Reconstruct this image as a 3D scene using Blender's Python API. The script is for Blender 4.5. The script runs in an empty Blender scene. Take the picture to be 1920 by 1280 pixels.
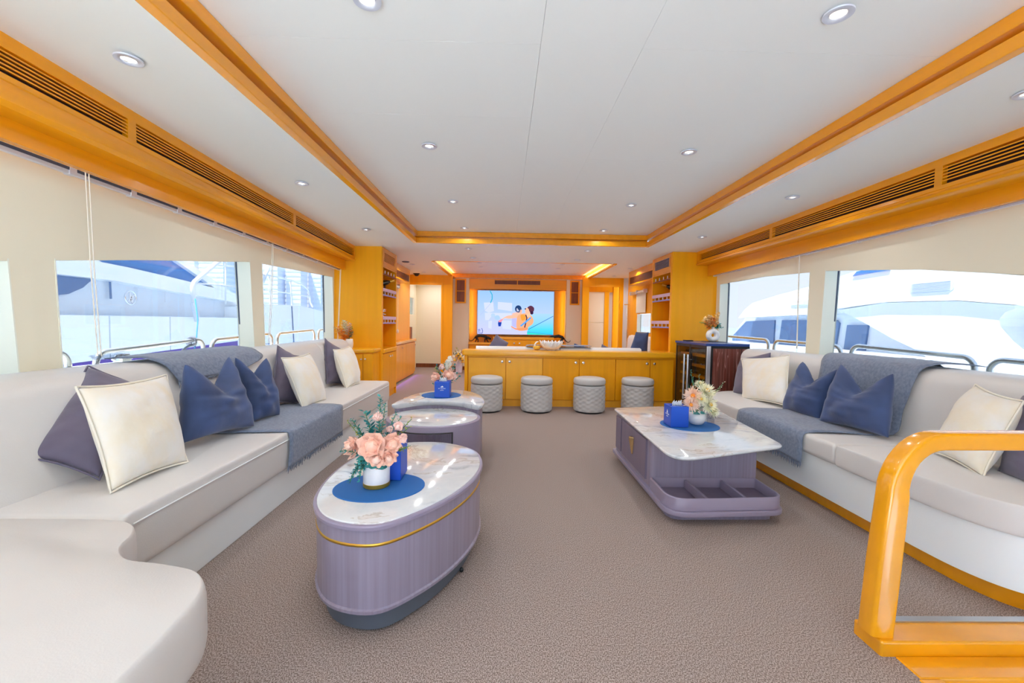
import bpy, bmesh, math, random
from mathutils import Vector, Matrix, noise
random.seed(7)
PI=math.pi
S=bpy.context.scene
COL=S.collection
# ---------------------------------------------------------------- camera
cam=bpy.data.cameras.new('camera'); cam.lens=15.0; cam.sensor_width=36; cam.clip_start=.05; cam.clip_end=2000
co=bpy.data.objects.new('camera',cam); COL.objects.link(co); S.camera=co
co.matrix_world=Matrix(((0.999725,-0.014832,-0.018163,0.000000),(-0.017480,0.044948,-0.998836,0.000000),(0.015631,0.998879,0.044676,1.080000),(0.000000,0.000000,0.000000,1.000000)))
# ---------------------------------------------------------------- world, lights, exposure
S.view_settings.view_transform='Standard'; S.view_settings.look='None'
S.view_settings.exposure=0.36; S.view_settings.gamma=1.0; S.view_settings.use_curve_mapping=False
S.cycles.use_denoising=True
S.cycles.max_bounces=12; S.cycles.diffuse_bounces=7; S.cycles.glossy_bounces=4; S.cycles.transparent_max_bounces=12
S.cycles.sample_clamp_indirect=6
SKY=3.0; LAMP=2.3; SUN=20
W=bpy.data.worlds.new('sky'); S.world=W; W.use_nodes=True
nt=W.node_tree; bg=nt.nodes['Background']
tc=nt.nodes.new('ShaderNodeTexCoord'); sx=nt.nodes.new('ShaderNodeSeparateXYZ'); rp=nt.nodes.new('ShaderNodeValToRGB')
nt.links.new(tc.outputs['Generated'],sx.inputs[0]); nt.links.new(sx.outputs['Z'],rp.inputs[0]); nt.links.new(rp.outputs[0],bg.inputs[0])
rp.color_ramp.elements[0].position=0.0; rp.color_ramp.elements[0].color=(.80,.89,1,1)
rp.color_ramp.elements[1].position=.6; rp.color_ramp.elements[1].color=(.55,.73,1,1)
bg.inputs[1].default_value=SKY
sl=bpy.data.lights.new('sun','SUN'); sl.energy=SUN; sl.angle=.02; sl.color=(1,.99,.97); so=bpy.data.objects.new('sun',sl); COL.objects.link(so)
so.rotation_euler=Vector((.62,.66,-2.05)).to_track_quat('-Z','Y').to_euler()
# ---------------------------------------------------------------- helpers
def lin(h):
    if not isinstance(h,str): return tuple(h)+(1,)
    c=[int(h[i:i+2],16)/255 for i in (0,2,4)]
    return tuple(x/12.92 if x<=.04045 else ((x+.055)/1.055)**2.4 for x in c)+(1,)
MATS={}
def mat(name,col,rough=.5,metal=0,var=0,vs=(8,8,8),col2=None,bump=0,bs=(60,60,60),coat=0,sheen=0,emit=0,spec=.5,detail=3,ss=0):
    m=bpy.data.materials.new(name); m.use_nodes=True; n=m.node_tree.nodes; L=m.node_tree.links
    p=n['Principled BSDF']; c=lin(col)
    p.inputs['Base Color'].default_value=c; p.inputs['Roughness'].default_value=rough; p.inputs['Metallic'].default_value=metal
    p.inputs['Coat Weight'].default_value=coat; p.inputs['Coat Roughness'].default_value=.08; p.inputs['Sheen Weight'].default_value=sheen
    p.inputs['Specular IOR Level'].default_value=spec
    if emit: p.inputs['Emission Color'].default_value=c; p.inputs['Emission Strength'].default_value=emit
    t=n.new('ShaderNodeTexCoord')
    if var or col2:
        mp=n.new('ShaderNodeMapping'); mp.inputs['Scale'].default_value=vs; L.new(t.outputs['Object'],mp.inputs[0])
        nz=n.new('ShaderNodeTexNoise'); nz.inputs['Scale'].default_value=1; nz.inputs['Detail'].default_value=detail; L.new(mp.outputs[0],nz.inputs[0])
        r=n.new('ShaderNodeValToRGB'); r.color_ramp.elements[0].position=.36; r.color_ramp.elements[1].position=.64
        d=lin(col2) if col2 else tuple(x*(1-var) for x in c[:3])+(1,)
        r.color_ramp.elements[0].color=d; r.color_ramp.elements[1].color=c
        L.new(nz.outputs[0],r.inputs[0]); L.new(r.outputs[0],p.inputs['Base Color'])
        if emit: L.new(r.outputs[0],p.inputs['Emission Color'])
    if bump:
        mp=n.new('ShaderNodeMapping'); mp.inputs['Scale'].default_value=bs; L.new(t.outputs['Object'],mp.inputs[0])
        nz=n.new('ShaderNodeTexNoise'); nz.inputs['Scale'].default_value=1; nz.inputs['Detail'].default_value=2; L.new(mp.outputs[0],nz.inputs[0])
        b=n.new('ShaderNodeBump'); b.inputs['Strength'].default_value=bump; b.inputs['Distance'].default_value=.01
        L.new(nz.outputs[0],b.inputs['Height']); L.new(b.outputs[0],p.inputs['Normal'])
    MATS[name]=m; return m
def emis(name,col,k=1.0):
    m=bpy.data.materials.new(name); m.use_nodes=True; n=m.node_tree.nodes; n.remove(n['Principled BSDF'])
    e=n.new('ShaderNodeEmission'); e.inputs[0].default_value=lin(col); e.inputs[1].default_value=k
    m.node_tree.links.new(e.outputs[0],n['Material Output'].inputs[0]); return m
WD='E8960E'; 
wood_v=mat('wood_vertical_grain','FDB00A',.38,var=.06,vs=(14,14,.8),coat=.10,spec=.3,detail=4)
wood_y=mat('wood_long_grain','F3A008',.26,var=.09,vs=(20,1.2,20),coat=.3,detail=4)
wood_x=mat('wood_cross_grain','FAB214',.28,var=.08,vs=(1.2,20,20),coat=.3,detail=4)
wood_pale=mat('wood_pale_door','FDB834',.38,var=.06,vs=(16,16,1.0),coat=.08,spec=.3,detail=4)
wood_gold=mat('wood_golden_door','F6A806',.38,var=.09,vs=(16,16,1.0),coat=.08,spec=.3,detail=4)
wood_dark=mat('wood_brown','8A4A22',.4,var=.35,vs=(40,40,3),detail=4)
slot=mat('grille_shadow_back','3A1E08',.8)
rail_wood=mat('handrail_varnish','F8A806',.22,var=.10,vs=(6,14,6),coat=.6)
ceil_m=mat('ceiling_white','F2F6F4',.55,spec=.3)
fabric_wall=mat('wall_beige_panel','EEE9D3',.8,bump=.05,bs=(300,300,300))
reveal=mat('reveal_cream','EEF0E2',.6)
leather=mat('sofa_leather','DCDAD8',.42,bump=.06,bs=(220,220,220),var=.03,vs=(3,3,3))
leather_w=mat('sofa_base_white','EEF3F4',.45,bump=.05,bs=(220,220,220))
metal=mat('chrome','E8EAEE',.12,metal=1)
rail_steel=mat('stainless_rail','EEF2F8',.18,metal=.7)
metal_d=mat('brushed_steel','C4C8CE',.3,metal=1)
alu=mat('track_aluminium','DADCE4',.4,metal=.3)
black=mat('black_plastic','101216',.4)
white_p=mat('white_gloss','F0F0F0',.25)
white_m=mat('white_matte','F2F0EC',.6)
cord_m=mat('cord_white','F0EBDD',.6)
velvet_b=mat('velvet_blue','3F5586',.75,col2='34466F',vs=(5,5,5),sheen=.25,bump=.12,bs=(30,30,30))
velvet_p=mat('velvet_mauve','6B647A',.7,col2='5A5469',vs=(5,5,5),sheen=.25,bump=.1,bs=(30,30,30))
cream=mat('cream_gold_cushion','EEEDE8',.55,col2='EEE5D0',vs=(9,9,6),bump=.3,bs=(22,22,22),sheen=.2,detail=5)
cream_edge=mat('cream_edge','F0EBDC',.6)
throw_m=mat('grey_blue_throw','808CA2',.9,col2='6B778E',vs=(60,60,60),bump=.3,bs=(160,160,160),sheen=.3)
lav=mat('lavender_wood','938CA2',.33,col2='887F92',vs=(60,60,1.2),coat=.25,detail=5)
lav_p=mat('lavender_plain','948BA2',.35)
lav_d=mat('lavender_door','776D82',.4,var=.08,vs=(20,20,1))
plinth_m=mat('plinth_slate','545C68',.45)
gold=mat('gold_trim','DDB04A',.3,metal=.85)
brass=mat('pale_brass','D9B983',.25,metal=1)
blue_box=mat('royal_blue_leatherette','0A4FC4',.42,bump=.05,bs=(200,200,200))
mat_blue=mat('woven_mat_blue','1F66AE',.75)
stool_m=mat('stool_grey_leather','C2C1C0',.5,bump=.05,bs=(200,200,200))
ceramic=mat('white_ceramic','F3F2F0',.25,coat=.3)
ceramic_v=mat('veined_ceramic','F1F1F3',.3,col2='DDDDE2',vs=(14,14,6),coat=.3,detail=6)
peach=mat('peach_petal','F6D4C4',.6,col2='F2BCA4',vs=(30,30,30),sheen=.2)
pink=mat('pale_pink_petal','F5DAD3',.6,col2='F0C8BC',vs=(30,30,30))
whitep=mat('ivory_petal','F4F3E4',.6,col2='F3EFC4',vs=(14,14,14))
blush=mat('blush_petal','F9E6DA',.6,col2='F6CDB0',vs=(18,18,18))
orange_p=mat('orange_petal','FF9A26',.6,col2='FFBC58',vs=(25,25,25))
pampas=mat('pampas_beige','FBE6B8',.8,col2='F6CC78',vs=(25,25,25))
mat_leaf=teal=mat('teal_leaf','3AA09C',.55,col2='2A8288',vs=(30,30,30))
olive=mat('yellow_green_leaf','B4B23A',.55,col2='8FA03A',vs=(30,30,30))
green=mat('green_stem','4E7A4A',.6)
lily_y=mat('lily_gold','E3B43A',.6)
towel=mat('pure_white_tissue','FAFBFC',.8)
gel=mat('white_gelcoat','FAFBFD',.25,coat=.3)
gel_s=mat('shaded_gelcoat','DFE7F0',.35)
navy=mat('tinted_blue_glass','3A80C4',.12,coat=.5)
navy2=mat('dark_blue_glass','5878A4',.15,coat=.5)
purple=mat('purple_stripe','5B3A9E',.35)
tower_m=mat('tower_haze_tint','E3E9F4',.8)  # distance haze painted into this and the band colour below
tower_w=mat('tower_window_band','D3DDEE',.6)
water=mat('marina_water','9DB9CF',.15,bump=.3,bs=(.8,.8,.8))
deckw=mat('own_deck_white','F2F3F3',.5)
rope_b=mat('blue_rope','3E9AD8',.7)
panther_m=mat('black_bronze','0E1416',.3)
fridge_top=mat('blue_lit_top','1D3E86',.25)  # black top, with the blue light on it painted into the colour
maroon=mat('macassar_veneer','5A2A20',.28,coat=.4)
smoked=mat('fridge_inside','9A7450',.6)
tvgrey=mat('tv_bezel','9FA4AE',.3,metal=.6)
def carpet():
    m=mat('carpet_taupe','A08F86',.95,spec=.1); n=m.node_tree.nodes; L=m.node_tree.links; p=n['Principled BSDF']
    t=n.new('ShaderNodeTexCoord'); mp=n.new('ShaderNodeMapping'); mp.inputs['Scale'].default_value=(300,190,100); L.new(t.outputs['Object'],mp.inputs[0])
    z=n.new('ShaderNodeTexNoise'); z.inputs['Scale'].default_value=1; z.inputs['Detail'].default_value=2; L.new(mp.outputs[0],z.inputs[0])
    r=n.new('ShaderNodeValToRGB'); r.color_ramp.elements[0].position=.40; r.color_ramp.elements[1].position=.62
    r.color_ramp.elements[0].color=lin('75665F'); r.color_ramp.elements[1].color=lin('BDAEA8'); L.new(z.outputs[0],r.inputs[0]); L.new(r.outputs[0],p.inputs['Base Color'])
    b=n.new('ShaderNodeBump'); b.inputs['Strength'].default_value=.22; b.inputs['Distance'].default_value=.0025; L.new(z.outputs[0],b.inputs['Height']); L.new(b.outputs[0],p.inputs['Normal']); return m
carpet_m=carpet()
def marble():
    m=mat('grey_veined_marble','DDE0E2',.09,coat=.4); n=m.node_tree.nodes; L=m.node_tree.links; p=n['Principled BSDF']
    t=n.new('ShaderNodeTexCoord')
    w=n.new('ShaderNodeTexNoise'); w.inputs['Scale'].default_value=2.3; w.inputs['Detail'].default_value=5
    mx=n.new('ShaderNodeVectorMath'); mx.operation='MULTIPLY_ADD'; mx.inputs[1].default_value=(.55,.55,.55); L.new(t.outputs['Object'],w.inputs[0])
    L.new(w.outputs['Color'],mx.inputs[0]); L.new(t.outputs['Object'],mx.inputs[2])
    mp=n.new('ShaderNodeMapping'); mp.inputs['Rotation'].default_value=(0,0,.5); mp.inputs['Scale'].default_value=(1.6,4.2,2); L.new(mx.outputs[0],mp.inputs[0])
    z=n.new('ShaderNodeTexNoise'); z.inputs['Scale'].default_value=1.5; z.inputs['Detail'].default_value=8; z.inputs['Roughness'].default_value=.62; L.new(mp.outputs[0],z.inputs[0])
    r=n.new('ShaderNodeValToRGB'); e=r.color_ramp.elements
    e[0].position=.26; e[0].color=lin('8E959E'); e[1].position=.75; e[1].color=lin('E2E3E3')
    for q,c in ((.36,'B0B7C0'),(.45,'D4D9DE'),(.57,'DFE2E4'),(.595,'C2BEB9'),(.62,'D9D8D6')):
        x=e.new(q); x.color=lin(c)
    L.new(z.outputs[0],r.inputs[0]); L.new(r.outputs[0],p.inputs['Base Color']); return m
marble_m=marble()
def macassar():
    m=MATS['macassar_veneer']; n=m.node_tree.nodes; L=m.node_tree.links; p=n['Principled BSDF']
    t=n.new('ShaderNodeTexCoord'); mp=n.new('ShaderNodeMapping'); mp.inputs['Scale'].default_value=(34,34,1.6); L.new(t.outputs['Object'],mp.inputs[0])
    z=n.new('ShaderNodeTexNoise'); z.inputs['Scale'].default_value=1; z.inputs['Detail'].default_value=2; L.new(mp.outputs[0],z.inputs[0])
    r=n.new('ShaderNodeValToRGB'); e=r.color_ramp.elements; e[0].position=.3; e[0].color=lin('42190F'); e[1].position=.7; e[1].color=lin('6E2F22')
    for q,c in ((.545,'7A3D30'),(.56,'B98C84'),(.575,'6A2E22')): x=e.new(q); x.color=lin(c)
    L.new(z.outputs[0],r.inputs[0]); L.new(r.outputs[0],p.inputs['Base Color'])
macassar()
def glassm(name,tint,f=.08):
    m=bpy.data.materials.new(name); m.use_nodes=True; n=m.node_tree.nodes; L=m.node_tree.links; n.remove(n['Principled BSDF'])
    a=n.new('ShaderNodeBsdfTransparent'); a.inputs[0].default_value=lin(tint); g=n.new('ShaderNodeBsdfGlossy'); g.inputs['Roughness'].default_value=.02
    lw=n.new('ShaderNodeLayerWeight'); lw.inputs[0].default_value=.5; fr=n.new('ShaderNodeMath'); fr.operation='POWER'; fr.inputs[1].default_value=4; x=n.new('ShaderNodeMixShader'); f2=n.new('ShaderNodeMath'); f2.operation='MULTIPLY_ADD'; f2.inputs[1].default_value=.5; f2.inputs[2].default_value=.02
    L.new(lw.outputs['Facing'],fr.inputs[0]); L.new(fr.outputs[0],f2.inputs[0]); L.new(f2.outputs[0],x.inputs[0]); L.new(a.outputs[0],x.inputs[1]); L.new(g.outputs[0],x.inputs[2]); L.new(x.outputs[0],n['Material Output'].inputs[0]); return m
glass=glassm('window_glass',(.545,.545,.545)); glass_f=glassm('smoked_glass',(.72,.66,.60)); clear=glassm('clear_plastic',(.85,.87,.9))
class MB:
    def __init__(s): s.v=[]; s.f=[]
    def add(s,vs,fs):
        b=len(s.v); s.v+= [tuple(p) for p in vs]; s.f+= [tuple(i+b for i in q) for q in fs]; return s
    def box(s,a,b):
        (x0,y0,z0),(x1,y1,z1)=a,b
        return s.add([(x0,y0,z0),(x1,y0,z0),(x1,y1,z0),(x0,y1,z0),(x0,y0,z1),(x1,y0,z1),(x1,y1,z1),(x0,y1,z1)],
            [(0,3,2,1),(4,5,6,7),(0,1,5,4),(1,2,6,5),(2,3,7,6),(3,0,4,7)])
    def poly(s,p): return s.add(p,[tuple(range(len(p)))])
    def hexa(s,lo,hi):   # two quads (4 pts each)
        return s.loft([lo,hi])
    def loft(s,rings,cap=True,closed=True):
        n=len(rings[0]); vs=[p for r in rings for p in r]; fs=[]
        for i in range(len(rings)-1):
            for j in range(n if closed else n-1):
                k=(j+1)%n; fs.append((i*n+j,i*n+k,(i+1)*n+k,(i+1)*n+j))
        if cap: fs.append(tuple(range(n-1,-1,-1))); fs.append(tuple((len(rings)-1)*n+j for j in range(n)))
        return s.add(vs,fs)
    def prism(s,o,z0,z1,sc0=1,c=None):
        if c is None: c=(sum(p[0] for p in o)/len(o),sum(p[1] for p in o)/len(o))
        return s.loft([[(c[0]+(p[0]-c[0])*sc0,c[1]+(p[1]-c[1])*sc0,z0) for p in o],[(p[0],p[1],z1) for p in o]])
    def slab(s,o,z0,z1,r=.01,n=3):     # rounded edges top and bottom
        c=(sum(p[0] for p in o)/len(o),sum(p[1] for p in o)/len(o)); R=[]
        m=max(math.hypot(p[0]-c[0],p[1]-c[1]) for p in o)
        def ring(d,z): k=1-d/m; return [(c[0]+(p[0]-c[0])*k,c[1]+(p[1]-c[1])*k,z) for p in o]
        for i in range(n+1):
            a=PI/2*i/n; R.append(ring(r*(1-math.sin(a)),z0+r*(1-math.cos(a))))
        for i in range(n+1):
            a=PI/2*i/n; R.append(ring(r*(1-math.cos(a)),z1-r+r*math.sin(a)))
        return s.loft(R)
    def xprism(s,o,x0,x1): return s.loft([[(x0,p[0],p[1]) for p in o],[(x1,p[0],p[1]) for p in o]])
    def yprism(s,o,y0,y1): return s.loft([[(p[0],y0,p[1]) for p in o],[(p[0],y1,p[1]) for p in o]])
    def tube(s,path,r,n=8,cap=True,closed=False):
        P=[Vector(p) for p in path]; m=len(P); rings=[]; up=None
        for i in range(m):
            if closed: t=(P[(i+1)%m]-P[i-1])
            else: t=(P[min(i+1,m-1)]-P[max(i-1,0)])
            t.normalize()
            if up is None:
                up=Vector((0,0,1)) if abs(t.z)<.9 else Vector((1,0,0))
            a=t.cross(up)
            if a.length<1e-5: a=t.orthogonal()
            a.normalize(); b=a.cross(t).normalized(); up=b
            q=r[i] if isinstance(r,(list,tuple)) else r
            rings.append([P[i]+(a*math.cos(2*PI*j/n)+b*math.sin(2*PI*j/n))*q for j in range(n)])
        if closed: rings.append(rings[0]); cap=False
        return s.loft(rings,cap)
    def lathe(s,prof,n=24,c=(0,0,0),cap=True):
        return s.loft([[(c[0]+r*math.cos(2*PI*j/n),c[1]+r*math.sin(2*PI*j/n),c[2]+z) for j in range(n)] for r,z in prof],cap)
    def ball(s,c,r,n=12,m=8):
        rx,ry,rz=r if isinstance(r,(tuple,list)) else (r,r,r)
        rings=[[(c[0]+rx*math.sin(PI*i/m)*math.cos(2*PI*j/n),c[1]+ry*math.sin(PI*i/m)*math.sin(2*PI*j/n),c[2]-rz*math.cos(PI*i/m)) for j in range(n)] for i in range(1,m)]
        return s.loft(rings)
    def xf(s,M,start=0):
        for i in range(start,len(s.v)): s.v[i]=tuple(M@Vector(s.v[i]))
        return s
WO={}
def obj(name,mb,m,parent=None,bevel=0,seg=2,angle=35,sub=0,org=None,recalc=True,kind=None):
    """link one MB as one mesh object; vertices are given in world space and stored relative to the parent's origin"""
    me=bpy.data.meshes.new(name)
    o0=WO.get(parent.name,Vector((0,0,0))) if parent is not None else Vector(org or (0,0,0))
    me.from_pydata([tuple(Vector(p)-o0) for p in mb.v],[],mb.f)
    if recalc:
        b=bmesh.new(); b.from_mesh(me); bmesh.ops.recalc_face_normals(b,faces=b.faces); b.to_mesh(me); b.free()
    me.materials.append(m); me.shade_smooth()
    if angle<180: me.set_sharp_from_angle(angle=math.radians(angle))
    o=bpy.data.objects.new(name,me); COL.objects.link(o)
    if parent is not None: o.parent=parent
    else: o.location=o0
    WO[o.name]=o0
    if bevel:
        d=o.modifiers.new('bevel','BEVEL'); d.width=bevel; d.segments=seg; d.limit_method='ANGLE'; d.angle_limit=math.radians(35); d.harden_normals=True
    if sub:
        d=o.modifiers.new('smooth','SUBSURF'); d.levels=sub; d.render_levels=sub
    if kind: o['kind']=kind
    return o
def tag(o,label,cat,group=None):
    o['label']=label; o['category']=cat
    if group: o['group']=group
    return o
def thing(name,label,cat,loc=(0,0,0),group=None):
    o=bpy.data.objects.new(name,None); COL.objects.link(o); o.location=loc; o.empty_display_size=.1
    WO[o.name]=Vector(loc); return tag(o,label,cat,group)
def structure(name,mb,m,**k):
    o=obj(name,mb,m,**k); o['kind']='structure'; return o
def dup(o,loc=None,rz=0,label=None,group=None,parent=None):
    c=o.copy(); COL.objects.link(c)
    if parent is not None: c.parent=parent
    if loc is not None: c.location=loc; c.rotation_euler=(0,0,rz)
    if label: c['label']=label
    if group: c['group']=group
    for ch in list(o.children): dup(ch,parent=c)
    return c
def shared(name,src,parent,loc=None):
    c=bpy.data.objects.new(name,src.data); COL.objects.link(c); c.parent=parent
    if loc is not None: c.location=loc
    for md in src.modifiers:
        d=c.modifiers.new(md.name,md.type)
        if md.type=='BEVEL': d.width=md.width; d.segments=md.segments; d.limit_method='ANGLE'
    return c
def rpoly(pts,r,n=6):
    out=[]; m=len(pts)
    for i in range(m):
        p=Vector(pts[i]).to_2d(); a=Vector(pts[i-1]).to_2d(); b=Vector(pts[(i+1)%m]).to_2d()
        R=r[i] if isinstance(r,(list,tuple)) else r
        da=(a-p).normalized(); db=(b-p).normalized(); R=min(R,(a-p).length*.49,(b-p).length*.49)
        s=p+da*R; e=p+db*R
        for k in range(n+1):
            t=k/n; q=s*(1-t)**2+p*2*t*(1-t)+e*t*t; out.append((q.x,q.y))
    return out
def cat2(pts,n=6,closed=True):
    out=[]; m=len(pts); V=[Vector(p) for p in pts]
    for i in range(m if closed else m-1):
        if closed: p0,p1,p2,p3=V[i-1],V[i],V[(i+1)%m],V[(i+2)%m]
        else: p0,p1,p2,p3=V[max(i-1,0)],V[i],V[i+1],V[min(i+2,m-1)]
        for k in range(n):
            t=k/n
            out.append(tuple(.5*((2*p1)+(p2-p0)*t+(2*p0-5*p1+4*p2-p3)*t*t+(3*p1-p0-3*p2+p3)*t**3)))
    if not closed: out.append(tuple(V[-1]))
    return out
def ell(cx,cy,rx,ry,n=64,rot=0):
    return [(cx+rx*math.cos(t)*math.cos(rot)-ry*math.sin(t)*math.sin(rot),cy+rx*math.cos(t)*math.sin(rot)+ry*math.sin(t)*math.cos(rot)) for t in [2*PI*i/n for i in range(n)]]
def lerp(a,b,t): return a+(b-a)*t
# ================================================================ THE SETTING
def zcL(y): return 2.228-.0336*y
def zcR(y): return 2.093-.0094*y
# floor with a stairwell opening at the right, near the handrail
f=MB(); f.box((-2.4,-1.4,-.05),(1.30,11.2,0)); f.box((1.30,1.30,-.05),(3.0,11.2,0))
floor=structure('floor',f,carpet_m)
c=MB()
for y0,y1 in ((-1.4,5.63),):
    n=8
    for i in range(n):
        a=lerp(y0,y1,i/n); b=lerp(y0,y1,(i+1)/n)
        c.add([(-1.955,a,zcL(a)),(-1.125,a,2.045),(-1.125,b,2.045),(-1.955,b,zcL(b))],[(0,1,2,3)])
        c.add([(1.765,a,2.045),(2.52,a,zcR(a)),(2.52,b,zcR(b)),(1.765,b,2.045)],[(0,1,2,3)])
c.box((-1.13,5.305,2.045),(1.77,5.63,2.06))
c.box((-2.3,5.63,2.045),(2.9,6.92,2.09)); c.box((-2.3,6.92,2.045),(-1.165,11.2,2.09)); c.box((1.76,6.92,2.045),(2.9,11.2,2.09)); c.box((-1.165,9.54,2.045),(1.76,11.2,2.09))
c.box((-1.2,6.85,2.14),(1.8,9.6,2.18))
ceiling=structure('ceiling',c,ceil_m,angle=20)
# raised centre: separate panels with recessed joints
xs=(-1.30,.127,.535,1.95); ys=((-1.4,.52,1.735,2.34,3.74,5.45),(-1.4,5.45),(-1.4,.6,1.745,2.9,4.2,5.45))
for i in range(3):
    for a,b in zip(ys[i][:-1],ys[i][1:]):
        obj('panel',MB().box((xs[i]+.0006,a+.0006,2.18),(xs[i+1]-.0006,b-.0006,2.20)),ceil_m,ceiling)
obj('panel_backing',MB().box((-1.3,-1.4,2.1995),(1.95,5.45,2.21)),ceil_m,ceiling)
unseen_roof=structure('unseen_roof',MB().box((-3.1,-1.4,2.33),(3.05,11.4,2.42)),gel)  # out of view; left overhang sized to keep sun off the windows
# coffer trim: lower band, slot added to hold a band of shade, and upper face
t=MB(); t.box((-1.135,-1.4,2.035),(-1.09,5.315,2.088)); t.box((-1.19,-1.4,2.088),(-1.175,5.35,2.20)); t.box((-1.19,-1.4,2.122),(-1.078,5.35,2.179))
t.box((1.73,-1.4,2.035),(1.775,5.315,2.088)); t.box((1.815,-1.4,2.088),(1.83,5.35,2.20)); t.box((1.742,-1.4,2.122),(1.83,5.35,2.179))
t.box((-1.09,5.27,2.035),(1.73,5.318,2.094)); t.box((-1.13,5.35,2.094),(1.77,5.365,2.20)); t.box((-1.1,5.29,2.12),(1.75,5.365,2.179))
structure('trim_1',t,wood_y,bevel=.004)
t=MB(); t.loft([[(-1.19,6.93,2.03),(-1.13,6.93,2.03),(-1.13,6.93,2.06),(-1.19,6.93,2.06)],[(-1.17,9.56,2.03),(-1.10,9.56,2.03),(-1.10,9.56,2.06),(-1.17,9.56,2.06)]])
t.loft([[(1.73,6.85,2.03),(1.79,6.85,2.03),(1.79,6.85,2.06),(1.73,6.85,2.06)],[(1.74,9.56,2.03),(1.80,9.56,2.03),(1.80,9.56,2.06),(1.74,9.56,2.06)]])
t.box((-1.17,6.90,2.06),(-1.155,9.56,2.15)); t.box((1.755,6.9,2.06),(1.77,9.56,2.15)); t.box((-1.16,6.885,2.04),(1.77,6.92,2.15)); t.box((-1.16,9.50,2.05),(1.77,9.55,2.15))
structure('trim_2',t,wood_y,bevel=.003)
# ---- side soffits with air grilles
def soffit(nm,sgn,X,zc,near,far,secs,fx):
    def at(y,k): return lerp(near[k],far[k],(y-1.72)/3.88)
    def ring(y):
        z=zc(y); st=z-at(y,0); sb=z-at(y,1); m=z-at(y,2); fb=at(y,3)
        p=[(0,z),(0,st),(.036,st),(.036,sb),(0,sb),(0,sb-.022),(.004,sb-.026),(.002,sb-.034),(-.012,lerp(sb-.03,m,.45)),(-.008,lerp(sb-.03,m,.8)),(.01,m),(fx,m+.002),(fx,fb),(fx+.035,fb),(fx+.035,z)]
        return [(X+sgn*q[0],y,q[1]) for q in p]
    b=MB(); b.loft([ring(-1.4),ring(1.72),ring(5.62)])
    s=structure(nm,b,wood_y,angle=30)
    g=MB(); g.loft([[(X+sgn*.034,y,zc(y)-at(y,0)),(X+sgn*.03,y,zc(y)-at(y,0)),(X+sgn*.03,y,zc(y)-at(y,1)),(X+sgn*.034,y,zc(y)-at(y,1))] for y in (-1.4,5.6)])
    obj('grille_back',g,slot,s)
    prev=None
    for a,e in secs:
        n=6
        for i in range(n-1):
            q=MB(); r=[]
            for y in (a,e):
                z0=zc(y)-at(y,0); h=at(y,1)-at(y,0); zz=z0-h*(i+.62)/n
                r.append([(X+sgn*.002,y,zz),(X+sgn*.002,y,zz-h*.42/n),(X+sgn*.030,y,zz+h*.08/n),(X+sgn*.030,y,zz+h*.5/n)])
            q.loft(r); obj('slat',q,wood_y,s)
    eds=[-1.4]+[v for se in secs for v in se]+[5.62]
    for a,e in zip(eds[0::2],eds[1::2]):
        q=MB(); q.loft([[(X,y,zc(y)-at(y,0)+.002),(X+sgn*.03,y,zc(y)-at(y,0)+.002),(X+sgn*.03,y,zc(y)-at(y,1)-.002),(X,y,zc(y)-at(y,1)-.002)] for y in (a,e)])
        obj('divider',q,wood_y,s)
    return s
soffit('trim_3',-1,-1.955,zcL,(.057,.156,.278,1.808),(.045,.139,.194,1.728),((.45,2.28),(2.33,4.004),(4.054,5.59)),.123)
soffit('trim_4',1,2.52,zcR,(.047,.165,.235,1.765),(.045,.115,.175,1.728),((.9,2.465),(2.511,4.037),(4.077,5.55)),.15)
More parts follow.
